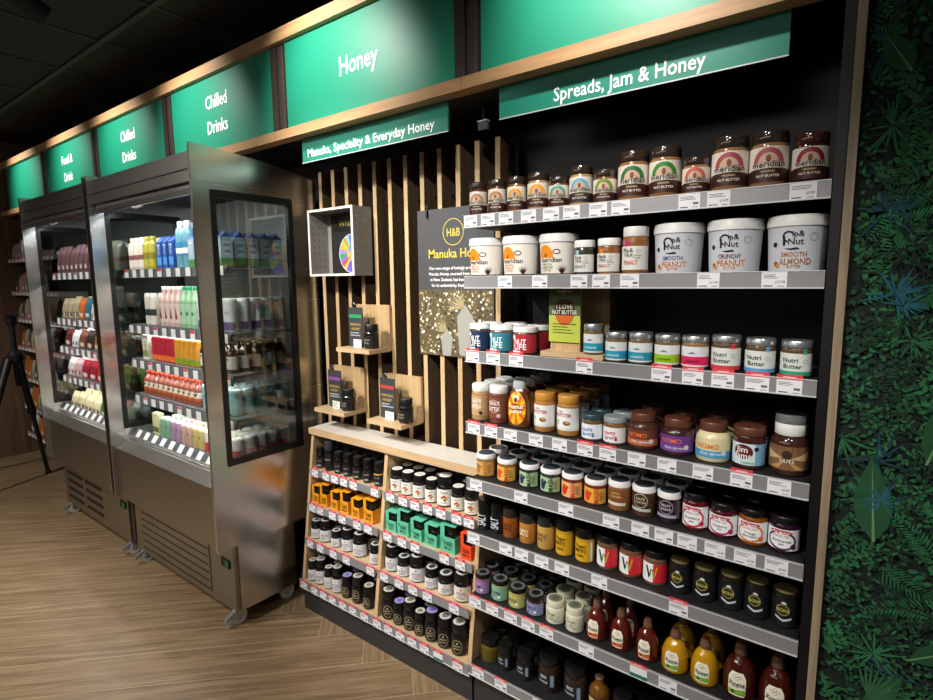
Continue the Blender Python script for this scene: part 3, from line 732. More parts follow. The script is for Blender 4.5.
P2 = [
 ('white-lidded nut butter tub with orange half sun, nearest the slats', 'tub', tubb, WL, meridian_tub()),
 ('white-lidded nut butter tub with orange half sun, middle one of the trio', 'tub', tubb, WL, meridian_tub()),
 ('white-lidded nut butter tub with orange half sun and green lettering', 'tub', tubb, WL, meridian_tub(True)),
 ('small white-lidded jar with light blue seal strip on the second shelf', 'squat', '#3a3a30', WL, ('strip', '#9ac0cc', '#37506a')),
 ('small white-lidded jar with orange seal strip on the second shelf', 'squat', '#8a5a30', WL, ('strip', '#e0802a', '#b0502a')),
 ('tall white-lidded peanut jar with magenta seal strip on the second shelf', 'jar', '#8a5a30', WL, ('strip', '#b02a6a', '#c03a20')),
 ('large white tub lettered smooth peanut', 'tub', '#c4c6cc', WL, pipnut('SMOOTH', '#4a4a8a', 'PEANUT')),
 ('large white tub lettered crunchy peanut', 'tub', '#c4c6cc', WL, pipnut('CRUNCHY', '#5a2430', 'PEANUT')),
 ('large white tub lettered smooth almond', 'tub', '#c4c6cc', WL, pipnut('SMOOTH', '#b07030', 'ALMOND', '#a8703a')),
]
def stripdesign(c, tc):
    def f(D, r, h):
        D.rect(-1.45*r, .12*h, 1.45*r, .6*h, C('#dcdad4')); D.rect(-.55*r, .6*h, -.15*r, .72*h, C(c), 1)
        k = C('#2a2a2a'); D.text('Pip&', -.25*r, .52*h, .09*h, k, 4); D.text('Nut', -.2*r, .43*h, .09*h, k, 4)
        D.text('PEANUT', -.05*r, .27*h, .09*h, C(tc), 4, maxw=1.1*r); D.disc(.5*r, .5*h, .2*r, C('#c8c8be'), 2); D.lines(.2*r, .8*r, .4*h, 2, .05*h, .02*h, C('#9aa090'), 4)
    return f
P2 = [(a, b, c, d, stripdesign(e[1], e[2]) if isinstance(e, tuple) else e) for a, b, c, d, e in P2]
def nutlife(c): return lab(c, .05, .72, 1.5, texts=(('NUT', .05, .47, .2, '#f2f2f2', 1.0), ('LIFE', .05, .28, .22, '#f2f2f2', 1.2)), bands=((.05, .12, '#f0f0f0', -.9, .1),), shapes=(('disc', -.55, .62, .2, '#c8d4dc'),))
def nutrib(c):
    def f(D, r, h):
        D.rect(-1.45*r, .06*h, 1.45*r, .66*h, C('#d9dcd6')); D.rect(-1.45*r, .06*h, 1.45*r, .17*h, C(c), 1); D.rect(.5*r, .64*h, .8*r, .78*h, C(c), 1)
        D.text('Nutri', -.3*r, .48*h, .13*h, C('#1c1c1c'), 4); D.text('Butter', -.15*r, .31*h, .13*h, C('#1c1c1c'), 4); D.ring(.65*r, .45*h, .16*r, .03*r, C('#8a9a9a'), 4)
    return f
P3 = [
 ('squat white-lidded jar with navy label, nearest the slats', 'squat', '#4a3428', WL, nutlife('#1f2f55')),
 ('squat white-lidded jar with teal label, between the navy and red jars', 'squat', '#5a4030', WL, nutlife('#2a7f92')),
 ('squat white-lidded jar with red label, beside the green standing sign', 'squat', '#5a3020', WL, nutlife('#b02a34')),
 ('turquoise-banded jar standing on the wooden sign base', 'squat', '#6a5638', SILVER, band_jar('#1c93b0', (('almond', 0, .25, .1, '#d8eef4'),))),
 ('turquoise-banded jar just right of the wooden sign base', 'squat', '#6a5638', SILVER, band_jar('#1c93b0', (('almond', 0, .25, .1, '#d8eef4'),))),
 ('turquoise-banded jar beside the lime green jar', 'squat', '#6a5638', SILVER, band_jar('#1c93b0', (('crunchy', 0, .25, .1, '#d8eef4'),))),
 ('jar with lime green band on the third shelf', 'squat', '#6a5638', SILVER, band_jar('#92bf1e', (('cashew', 0, .25, .1, '#3a5a10'),))),
 ('jar with hot pink band on the third shelf', 'squat', '#8a6a48', SILVER, band_jar('#d81e5e', (('peanut', 0, .25, .1, '#5a0a24'),))),
 ('nutri butter jar with red seal strip and red base band', 'squat', '#5a4630', SILVER, nutrib('#d03a44')),
 ('nutri butter jar with blue seal strip and pale blue base band', 'squat', '#5a4630', SILVER, nutrib('#5a9ac8')),
 ('nutri butter jar with green seal strip, last on the third shelf', 'squat', '#5a4630', SILVER, nutrib('#2a9a7a')),
]
def peanut_bottle(D, r, h):
    D.disc(0, .42*h, .93*r, C('#e8940e'), 0, ry=.36*h, n=26)
    for k in range(16):
        a = 2*PI*k/16; D.poly([(0, .42*h), (.9*r*math.cos(a), .42*h+.345*h*math.sin(a)), (.9*r*math.cos(a+.19), .42*h+.345*h*math.sin(a+.19))], C('#f6c81e' if k % 2 else '#d9480e'), 1)
    D.disc(0, .64*h, .3*r, C('#e9d9c0'), 3, ry=.06*h); D.disc(0, .6*h, .18*r, C('#5a4a3a'), 4, ry=.05*h)
    D.disc(0, .42*h, .72*r, C('#8a4a10'), 2, ry=.1*h)
    D.text('Peanut', 0, .46*h, .1*h, C('#fff8e0'), 6, maxw=1.35*r, rot=.08); D.text('butter', .02*r, .36*h, .085*h, C('#fff8e0'), 6, maxw=1.1*r, rot=.08)
def fruittella(c): return lab('#e6eaec', .08, .64, 1.45, texts=(('Nutty', -.15, .45, .14, c, 1.2, .15), ('Bruce', -.05, .28, .15, c, 1.3, .15)), shapes=(('disc', .45, .2, .12, c),))
nut1 = lab('#e4e6e4', .14, .70, 1.45, texts=(('original', -.3, .62, .035, '#555', .8), ('NUTSTER', -.1, .53, .085, '#b81e3e', 1.5)), shapes=(('oval', .25, .33, .32, .2, '#8a5a30'), ('oval', .3, .36, .2, .12, '#caa26a'), ('disc', -.62, .36, .14, '#7ab04a')), bands=((.14, .2, '#d0d6cc'),), lines=(-.9, -.45, .28, 3, '#8a9a7a'))
def cream(c, tc, sc): return lab(c, .12, .56, 1.5, texts=(('NOMO', -.1, .42, .13, tc, 1.3), ('choc spread', .1, .24, .08, '#e8e8f0', 1.3)), bands=((.12, .3, sc),), shapes=(('disc', .85, .25, .16, '#d8d8d8'),))
P4 = [
 ('tan peanut jar with white lid, nearest the slats', 'jar', '#a88258', WL, lab('#b89468', .15, .7, 1.3, texts=(('PEANUT', 0, .55, .11, '#f0ece0', 1.2), ('BUTTER', 0, .40, .11, '#f0ece0', 1.2)), shapes=(('ring', 0, .47, .62, .03, '#efe8d8'), ('disc', .55, .22, .2, '#3a2418')))),
 ('chocolate brown peanut jar with white lid, left of the orange bottle', 'jar', '#6a3a28', WL, lab('#7a4532', .15, .7, 1.3, texts=(('PEANUT', 0, .55, .11, '#f0e4e0', 1.2), ('BUTTER', 0, .40, .11, '#f0e4e0', 1.2)), shapes=(('ring', 0, .47, .62, .03, '#e8d8d0'), ('disc', .5, .22, .2, '#d8a8b0')))),
 ('flat brown squeezy bottle with orange sunburst peanut butter label', 'oval', '#5a3418', mat('#aeb4b8', .35), peanut_bottle),
 ('gold-lidded peanut butter jar with white label, left of two', 'jar', '#a8763a', GL, nut1),
 ('gold-lidded peanut butter jar with white label, right of two', 'jar', '#a8763a', GL, nut1),
 ('small dark-lidded jar with white label and blue script', 'squat', '#6a5030', mat('#2e4348', .3), fruittella('#2a7ab8')),
 ('small dark-lidded jar with white label and crimson script', 'squat', '#7a5a34', mat('#8d9698', .3), fruittella('#c02a58')),
 ('round chocolate spread jar with orange and white label', 'choc', '#4a2a20', BRL, cream('#6a3a28', '#e8702a', '#b8643a')),
 ('round chocolate spread jar with purple label', 'choc', '#3a2220', BRL, cream('#6a3a8a', '#e8703a', '#7a4a9a')),
 ('round cream spread jar with orange lettering and blue base', 'choc', '#d8cca0', BRL, cream('#dccf9e', '#d8742a', '#4a9ac8')),
 ('brown-lidded spread jar with blue and white label lettered Jim Jams', 'squat', '#3c2018', BRL, lab('#cfe0ea', .1, .62, 1.45, bands=((.1, .62, '#7ab0d0', .55, 1.45),), shapes=(('oval', -.2, .42, .62, .5, '#5a1c18'), ('disc', .62, .5, .15, '#1a1a2a')), texts=(('Jim', -.25, .48, .15, '#f4ecec', 1.0), ('Jams', -.2, .33, .15, '#f4ecec', 1.0), ('hazelnut', .1, .17, .06, '#6a9a4a', 1.2)))),
 ('tall hazelnut spread jar with white lid under a clear cap', 'choc', '#3a2018', WL, lab('#7a5a3e', .12, .58, 1.5, shapes=(('tri', [(-1.2, .5), (-.2, .35), (-1.1, .3)], '#c8a878'), ('tri', [(1.2, .5), (.2, .35), (1.1, .3)], '#c8a878'), ('tri', [(-.9, .15), (-.1, .3), (-.4, .14)], '#b8905a'), ('tri', [(.9, .15), (.1, .3), (.4, .14)], '#b8905a'), ('disc', 0, .42, .25, '#3a281c')), texts=(('NUTS', 0, .30, .07, '#e8dcc8', 1.0),))),
]
P5 = [
 ('fruit mash jar with brown fruit on tan label, first of the row', 'squat', '#8a6a38', WL, mash('#c89a58', '#a8702a', '#c07a2a')),
 ('fruit mash jar with red and yellow fruit label, second of the row', 'squat', '#8a5a20', WL, mash('#e0b04a', '#d8501e', '#c02a20')),
 ('blueberry mash jar with mint label, left one of the pair', 'squat', '#26302a', WL, mash('#a5bf92', '#2a2a5a', '#1f3a2a')),
 ('blueberry mash jar with mint label, right one of the pair', 'squat', '#26302a', WL, mash('#9dbb8e', '#232a55', '#1f3a2a')),
 ('strawberry mash jar with peach label, left one of the red fruit pair', 'squat', '#6a2a18', WL, mash('#e8b070', '#d02a1e', '#c8402a')),
 ('strawberry mash jar with golden label, right one of the red fruit pair', 'squat', '#6a2a18', WL, mash('#e0a83a', '#d83a1e', '#c8301e')),
 ('caramel brown spread jar with white lid and dark square label', 'squat', '#8a5a34', WL, lab('#7a4a2a', .28, .72, .8, texts=(('DATE', 0, .62, .08, '#d8b068', 1.0), ('CARAMEL', 0, .5, .07, '#d8b068', 1.1)), bands=((.2, .3, '#d8cfc0', -.9, .9),))),
 ('dark brown spread jar with white lid and dark square label', 'squat', '#4a3020', WL, lab('#3a281c', .3, .72, .8, texts=(('DATE', 0, .62, .08, '#d8cfb0', 1.0), ('COCOA', 0, .5, .07, '#d8cfb0', 1.1)), bands=((.2, .3, '#b8b8b0', -.9, .9),), shapes=(('ring', 0, .55, .6, .04, '#d8cfb0'),))),
 ('plum coloured fruit spread jar with white lid', 'squat', '#241418', WL, lab('#2a1c26', .3, .72, .8, texts=(('FRUIT', 0, .6, .08, '#d8d0d8', 1.0), ('SPREAD', 0, .48, .07, '#d8d0d8', 1.1)), bands=((.2, .3, '#9aa0b0', -.9, .9),), shapes=(('ring', 0, .54, .6, .04, '#c0b8c0'),))),
 ('jam jar with black lid and bright red swirl label', 'jar', '#5a0e12', BL, skinny('#c81e2a', 'Strawberry', 'Jam')),
 ('jam jar with black lid and raspberry pink swirl label', 'jar', '#4a0a20', BL, skinny('#b8184e', 'Raspberry', 'Jam')),
 ('marmalade jar with black lid and orange swirl label', 'jar', '#8a4410', BL, skinny('#e0701e', 'Orange', 'Marmalade')),
 ('jam jar with black lid and dark plum swirl label, last on the right', 'jar', '#280a22', BL, skinny('#4a1840', 'Blackcurrant', 'Jam')),
]
shk = lambda c, t1, t2, bg=None: lab(bg, .1, .6, .8, texts=((t1, -.05, .46, .1, c, 1.3), (t2, -.05, .33, .1, c, 1.3), ('·' * 3, 0, .2, .05, c, 1)))
wj = lab('#e9e9e6', .1, .66, 1.45, bands=((.1, .66, '#cf2430', .12, 1.45),), shapes=(('tri', [(-.55, .58), (-.35, .58), (-.12, .3), (-.22, .2)], '#1c2a20'), ('tri', [(-.22, .2), (-.1, .3), (.0, .5), (-.08, .5)], '#1c2a20'), ('tri', [(.0, .5), (.12, .5), (.26, .28), (.16, .2)], '#8a9a3a'), ('tri', [(.16, .2), (.28, .28), (.5, .58), (.38, .58)], '#c8a82a')))
def blackgold(D, r, h):
    D.rect(-1.4*r, .08*h, 1.4*r, .84*h, C('#15171c')); D.ring(-.05*r, .52*h, .5*r, .1*r, C('#8d8436'), 3); D.disc(-.05*r, .52*h, .3*r, C('#3a3a26'), 2)
    D.text('BIONA', -.05*r, .52*h, .09*h, C('#c8bc62'), 5, maxw=.95*r); D.poly([(-.6*r, .28*h), (0, .2*h), (.6*r, .28*h), (.6*r, .34*h), (0, .26*h), (-.6*r, .34*h)], C('#c8ccd4'), 3)
    D.disc(0, .69*h, .2*r, C('#d0d4da'), 3, 0, PI)
P6 = [
 ('black salt shaker bottle, left one beside the honey cabinet', 'spice', '#141416', BL, lab(None, texts=(('SALT', 0, .35, .3, '#d8dce0', .4*4, PI/2),))),
 ('black salt shaker bottle, right one of the two', 'spice', '#141416', BL, lab(None, texts=(('SALT', 0, .35, .3, '#d8dce0', .4*4, PI/2),))),
 ('shaker of rust brown spice with black lid', 'spice', '#8a4c1a', mat('#2a2624', .2, 0, .6), shk('#4a2208', 'DUKKAH', 'SPICE')),
 ('shaker of golden spice with white printed lettering', 'spice', '#b0762a', mat('#2a2a28', .2, 0, .6), shk('#f0e8d8', 'CURRY', 'SPICE')),
 ('shaker of pale mustard powder with brown lettering', 'spice', '#b8924a', mat('#23282a', .2, 0, .6), shk('#6a3c10', 'GARLIC', 'SALT')),
 ('yellow label shaker with black lid, left of two', 'spice', '#b08a2a', BL, lab('#cf9f1c', .04, .62, 1.2, texts=(('Vegan', -.1, .5, .1, '#2a1c06', 1.2), ('MAYO', -.1, .36, .12, '#2a1c06', 1.2), ('mix', -.1, .22, .1, '#2a1c06', 1.2)))),
 ('yellow label shaker with black lid, right of two', 'spice', '#b08a2a', BL, lab('#cf9f1c', .04, .62, 1.2, bands=((.04, .62, '#d8d8d0', .95, 1.2),), texts=(('Vegan', -.1, .5, .1, '#2a1c06', 1.2), ('MAYO', -.1, .36, .12, '#2a1c06', 1.2), ('mix', -.1, .22, .1, '#2a1c06', 1.2)))),
 ('walnut butter jar with red W label, left of three', 'jar', '#6a4a34', BL, wj),
 ('walnut butter jar with red W label, middle of three', 'jar', '#6a4a34', BL, wj),
 ('walnut butter jar with red W label, right of three', 'jar', '#6a4a34', BL, wj),
]+[('black can-shaped jar with gold round emblem, %s of the five' % w, 'can', '#1c1a14', GOLDL, blackgold) for w in ('leftmost', 'second from left', 'middle one', 'second from right', 'rightmost')]
nb = lambda c, t: lab(c, .06, .66, 1.4, texts=((t, -.1, .42, .16, '#3a3030', 1.2),), shapes=(('disc', .4, .24, .16, '#e8e8e0'), ('disc', -.4, .2, .14, '#6a5a6a')))
hexd = lab('#d9d8c6', .05, .7, 1.5, texts=(('HONEY', 0, .45, .08, '#5a5a40', 1.2),), shapes=(('disc', 0, .28, .22, '#a8a888'), ('disc', -.4, .56, .1, '#8a9a6a'), ('disc', .4, .2, .1, '#8a9a6a')))
P7 = [
 ('black-lidded jar with lilac label, first on the left', 'squat', '#8a5a70', BL, nb('#9a78aa', 'nut')),
 ('black-lidded jar with mint green label', 'squat', '#8a9a70', BL, nb('#7aa894', 'CAPE')),
 ('black-lidded jar with lemon yellow label', 'squat', '#a89a50', BL, nb('#b8b566', 'SEED')),
 ('black-lidded jar with periwinkle blue label and dark contents', 'squat', '#3a2218', BL, nb('#8489b4', 'CHOC')),
 ('small cream patterned jar, left one of the cream pair', 'honeyjar', '#cfcdb8', mat('#c9c6ae', .35), hexd),
 ('small cream patterned jar, right one of the cream pair', 'honeyjar', '#cfcdb8', mat('#c9c6ae', .35), hexd),
 ('dark red syrup squeezy bottle with orange-footed label, left of three', 'squeeze', '#54160c', CAPB, rowse('#d8601e')),
 ('dark red syrup squeezy bottle with orange-footed label, middle of three', 'squeeze', '#54160c', CAPB, rowse('#d8601e')),
 ('dark red syrup squeezy bottle with orange-footed label, right of three', 'squeeze', '#54160c', CAPB, rowse('#d8601e')),
 ('golden honey squeezy bottle with green-footed label, left of two', 'squeeze', '#b8860e', CAPB, rowse('#7ab02e')),
 ('golden honey squeezy bottle with green-footed label, right of two', 'squeeze', '#b8860e', CAPB, rowse('#7ab02e')),
 ('large dark brown honey squeezy bottle, left one beside the golden pair', 'squeeze', '#3e120a', CAPB, rowse('#7ab02e')),
 ('large dark brown honey squeezy bottle at the right end', 'squeeze', '#3e120a', CAPB, rowse('#7ab02e')),
]
dj = lab('#1c1c1f', .15, .6, .9, texts=(('BEE', -.1, .48, .09, '#c8ccd4', 1.0), ('honey', -.1, .34, .08, '#c8ccd4', 1.2)), bands=((.2, .55, '#8a9ab0', .5, .8),))
P8 = [
 ('olive amber glass jar with black lid, first on the lowest shelf', 'honeyjar', '#5a4a12', BL, None),
 ('very dark small jar beside the olive amber jar', 'honeyjar', '#1a1512', BL, dj),
 ('very dark jar, third along the lowest shelf', 'honeyjar', '#1a1512', BL, dj),
 ('tall dark honey jar with black label, left of the tall pair', 'jar', '#241810', BL, dj),
 ('tall dark honey jar with black label, right of the tall pair', 'jar', '#241810', BL, dj),
 ('amber honey jar with pale yellow label on the lowest shelf', 'bottle', '#6a4210', CAPB, lab('#d8c67a', .1, .55, .9, texts=(('Natural', 0, .42, .07, '#3a2a10', 1.2), ('HONEY', 0, .3, .07, '#3a2a10', 1.2)), bands=((.5, .57, '#3a3020', -.9, .9),))),
 ('reddish jar with brick red label on the lowest shelf', 'jar', '#4a120c', BL, lab('#9a3a30', .1, .6, 1.1, texts=(('HONEY', 0, .4, .08, '#e0c8b8', 1.2),))),
 ('dark jar, eighth along the lowest shelf', 'jar', '#1c1613', BL, dj),
 ('dark jar, ninth along the lowest shelf', 'jar', '#1c1613', BL, dj),
 ('dark jar, tenth along the lowest shelf', 'jar', '#1c1613', BL, dj),
 ('dark jar at the far right end of the lowest shelf', 'jar', '#1c1613', BL, dj),
]
def SH(d):
    w = d.split()
    return d if len(w) <= 11 else d.split(',')[0]
PR = {1: P1, 2: P2, 3: P3, 4: P4, 5: P5, 6: P6, 7: P7, 8: P8}
NAMES = {'jar': 'spread_jar', 'squat': 'spread_jar', 'choc': 'chocolate_spread_jar', 'tub': 'nut_butter_tub', 'spice': 'spice_shaker', 'honeyjar': 'honey_jar', 'squeeze': 'honey_squeeze_bottle', 'oval': 'squeeze_bottle', 'can': 'honey_can', 'bottle': 'honey_bottle'}
CATS = {'tub': 'tub', 'spice': 'shaker', 'squeeze': 'bottle', 'oval': 'bottle', 'bottle': 'bottle'}
# how many more stand behind each front item
BACK = {1: [0]*13, 2: [0]*9, 3: [1, 1, 1]+[0]*8, 4: [2, 2, 3, 3, 3, 1, 1, 1, 1, 1, 1, 0], 5: [1, 2, 2, 2, 2, 2, 2, 2, 2, 1, 1, 1, 0], 6: [1]*10+[0]*5, 7: [1, 2, 2, 2, 2, 2, 1, 1, 0, 1, 1, 0, 0], 8: [1, 1, 1, 1, 0, 0, 0, 0, 0, 0, 0]}
for k in range(1, 9):
    for i, ((x, r, h), (ds, kind, body, lid, des)) in enumerate(zip(RB[k], PR[k])):
        nm = NAMES[kind]; ct = CATS.get(kind, 'jar'); z = ZS[k]
        if k == 3 and i == 3: z += .0165
        top = None
        if kind == 'squat' and k == 5: lid_ = WL; top = ('#3c444a',)
        elif k == 7 and i < 4: top = ('#5a5d60', '#1a1a1a')
        elif k == 7 and i in (4, 5): top = ('#6f7462', '#55584a')
        y0 = YF[k]+r*(SHAPES[kind].get('sy', 1))
        t = build_item(nm, kind, r, h, glassy(body) if kind not in ('tub',) else mat(body, .35), lid, des, ds, ct, (x, y0, z+.0005), .6*math.atan((1.1-x)/1.45) if k == 1 else 0, ORD[k]+' shelf of the spreads bay', top=top)
        if k == 4 and i == 11:
            link('clear_cap', MB().lathe([(r*.8, 0), (r*.82, .004), (r*.82, .018), (r*.78, .022)], mat('#6f7272', .08, 0, .8, name='smoky_cap'), 24, z0=h), t)
        for b in range(1, BACK[k][i]+1):
            copy_thing(t, (x+random.uniform(-.002, .002), y0+b*(2*r*SHAPES[kind].get('sy', 1)+.006), z+.0005), '%s %s behind the %s' % (ct, {1: 'directly', 2: 'two', 3: 'three'}[b], SH(ds)), random.uniform(-.3, .3))

# green standing sign on the third shelf
t = thing('display_stand', 'oak stand with a tall back board, holding a green card on the third shelf', 'display stand', (.35, .05, 1.3116))
link('base', MB().box(-.09, .117, 0, .125, 0, .016, OAK), t)
link('back_board', MB().box(-.06, .09, .11, .125, .016, .205, wood('shaded_stand_back', '#6b543a', '#8a6d4a', 2)), t)  # shade behind the card is painted in as a darker wood tone
link('card_board', MB().box(-.07, .03, .03, .04, .016, .2, DISP), t)
g = link('green_card', MB().box(-.073, .033, .024, .028, .045, .207, mat('#b7c24a', .5)), t); D = Dec()
D.rect(-.073, .128, .033, .207, C('#56663a'), 1); D.disc(-.02, .143, .036, C('#3a1e14'), 2); D.disc(-.02, .128, .03, C('#c8612a'), 3, PI, 2*PI)
D.text('I LOVE', -.02, .155, .014, C('#e0dcc0'), 5); D.text('NUT BUTTER', -.02, .138, .013, C('#e8e4d0'), 5, maxw=.085); D.lines(-.06, .02, .1, 4, .009, .0025, C('#5a6a2a'), 3)
D.rect(-.045, .198, .005, .203, C('#c8ccae'), 3)
link('card_print', D.mesh('p', flat=.024, off=.0005), g)
link('hook', MB().tube([(-.02, .02, .19), (-.02, .018, .202), (-.02, .026, .208)], .0015, mat('#bbbbbb', .3, .8), 6), t)

# ------------------------------------------------------------------ honey cabinet (white oak unit)
cab = thing('honey_cabinet', 'low oak-edged honey cabinet with sloping front and two columns of shelves', 'cabinet', (-.5, 0, 0))
def yfr(z): return .012+(z-.15)*.098/.71   # sloping front
CABW = mat('#cfc6b6', .5, name='pale_cabinet_board', noise=.05)
for x0, x1 in ((-.5, -.483), (-.009, .009), (.483, .5)):
    m = MB(); m.prism([(yfr(.15), .12), (.24, .12), (.24, .842), (yfr(.842), .842)], 'x', x0+.0, x1, OAKV if x0 != -.5 else OAKV)
    link('upright', m, cab)
link('counter_top', MB().box(-.505, .5, .102, .245, .842, .868, mat('#cfcabf', .45, name='pale_counter', noise=.05, scale=12)), cab)
link('counter_edge', MB().box(-.505, .5, .094, .102, .84, .869, OAK), cab)
link('back_panel', MB().box(-.483, .483, .228, .238, .1, .842, mat('#2a2725', .6)), cab)
link('plinth', MB().box(-.5, .498, .022, .2, 0, .1, PLINTH), cab)
RZ = {1: .65, 2: .487, 3: .32, 4: .118}
for c, (xa, xb) in (('A', (-.483, -.009)), ('B', (.009, .483))):
    for rr in (1, 2, 3):
        z = RZ[rr]; y = yfr(z)-.008
        s = link('shelf', MB().box(xa, xb, y+.006, .228, z+.01, z+.028, OAK), cab)
        m = MB(); m.box(xa+.001, xb-.001, y, y+.005, z, z+.036, RAIL); m.box(xa+.001, xb-.001, y-.0015, y, z+.035, z+.037, mat('#d83a4a', .4) if rr == 3 else RAILTOP); link('label_rail', m, s)
        for i, (x, cc) in enumerate(TK[c+str(rr)]): link('price_ticket', ticket_mesh(3 if rr == 3 else 1, .046, None, i % 3), s, (x+.5, y-.001, z-.003))
s = link('shelf', MB().box(-.483, .483, .012, .228, .13, .148, OAK), cab)
m = MB(); m.box(-.503, .503, .0, .006, .118, .157, RAIL); m.box(-.503, .503, -.002, 0, .1175, .12, RAILTOP); link('label_rail', m, s)
for i, (x, cc) in enumerate(TK['A4']): link('price_ticket', ticket_mesh(cc, .046, None, i % 3), s, (x+.5, -.001, .115))

W = {
'C1R1' : [(-0.955, 0.022, 0.10), (-0.890, 0.021, 0.14), (-0.826, 0.022, 0.10), (-0.762, 0.022, 0.103), (-0.697, 0.022, 0.102), (-0.632, 0.022, 0.102), (-0.562, 0.023, 0.103)],
'C1R2' : [(-0.952, 0.024, 0.085), (-0.892, 0.026, 0.102), (-0.817, 0.024, 0.086), (-0.747, 0.027, 0.102), (-0.674, 0.027, 0.086), (-0.592, 0.031, 0.102)],
'C1R3' : [(-0.954, 0.025, 0.085), (-0.889, 0.029, 0.102), (-0.809, 0.024, 0.075), (-0.735, 0.029, 0.102), (-0.658, 0.032, 0.102), (-0.553, 0.026, 0.085)],
'C1R4' : [(-0.956, 0.022, 0.098), (-0.901, 0.027, 0.118), (-0.838, 0.0225, 0.1), (-0.780, 0.025, 0.118), (-0.715, 0.026, 0.1), (-0.645, 0.028, 0.12), (-0.575, 0.026, 0.1)],
'C2R1' : [(-0.459, 0.028, 0.095), (-0.397, 0.028, 0.095), (-0.332, 0.028, 0.097), (-0.268, 0.026, 0.093), (-0.202, 0.033, 0.12), (-0.134, 0.0275, 0.093), (-0.069, 0.0285, 0.098)],
'C2R2' : [(-0.456, 0.029, 0.084), (-0.388, 0.032, 0.106), (-0.314, 0.031, 0.086), (-0.237, 0.033, 0.086), (-0.153, 0.037, 0.108), (-0.064, 0.026, 0.1)],
'C2R3' : [(-0.455, 0.031, 0.106), (-0.388, 0.0285, 0.08), (-0.317, 0.034, 0.105), (-0.237, 0.028, 0.082), (-0.167, 0.031, 0.08), (-0.087, 0.033, 0.108)],
'C2R4' : [(-0.456, 0.032, 0.122), (-0.393, 0.0285, 0.095), (-0.334, 0.030, 0.119), (-0.2765, 0.026, 0.096), (-0.2165, 0.0305, 0.12), (-0.151, 0.032, 0.12), (-0.083, 0.032, 0.123)]}
BK = mat('#131110', .14, 0, .8, name='black_jar_plastic')
def sleeve_jar(r, h, col, label, cat, loc, rz=0, group=None):
    """black jar inside an open-fronted card sleeve"""
    t = thing('boxed_honey_jar', label, cat, loc, rz, group)
    jr = r*.82; m = MB().lathe([(a*jr, b*h*.97) for a, b in SHAPES['honeyjar']['body']], BK, 18, z0=.0015); link('jar_body', m, t)
    link('lid', MB().lathe([(a*jr, b*h*.97) for a, b in SHAPES['honeyjar']['lid']], BL, 18, z0=.0015), t)
    s = MB(); M_ = mat(col, .5); k = r*.95; th = .0012; hb = h*.58
    s.box(-k, k, -k, -k+th, 0, hb, M_); s.box(-k, k, k-th, k, 0, h, M_); s.box(-k, -k+th, -k, k, 0, hb, M_); s.box(k-th, k, -k, k, 0, hb, M_); s.box(-k, k, -k, k, 0, .0012, M_)
    s.box(-k, -k+th, -k, k, hb, h, M_); s.box(-k, -k*.4, -k, -k+th, hb, h, M_); s.box(-k, k, -k, k, h, h+th, M_)
    sl = link('card_sleeve', s, t)
    D = Dec(); ink = C('#2a2418'); D.text('1000' if r > .03 else '600', k*.05, hb*.6, hb*.3, ink, 2, maxw=k*1.2); D.text('MGO', k*.05, hb*.3, hb*.18, ink, 2); D.ring(-k*.65, hb*.75, k*.18, k*.05, ink, 2, n=10)
    link('print', D.mesh('print', flat=-k, off=.0006), sl)
    return t
ROWZ = {1: .6785, 2: .5155, 3: .3485, 4: .1485}
rowname = {('C1', 1): 'top left row of the honey cabinet', ('C1', 2): 'orange sleeve row', ('C1', 3): 'third left row of the honey cabinet', ('C1', 4): 'lowest left row of the honey cabinet',
           ('C2', 1): 'top right row of the honey cabinet', ('C2', 2): 'mint sleeve row', ('C2', 3): 'third right row of the honey cabinet', ('C2', 4): 'lowest right row of the honey cabinet'}
posn = ['first', 'second', 'third', 'fourth', 'fifth', 'sixth', 'seventh']
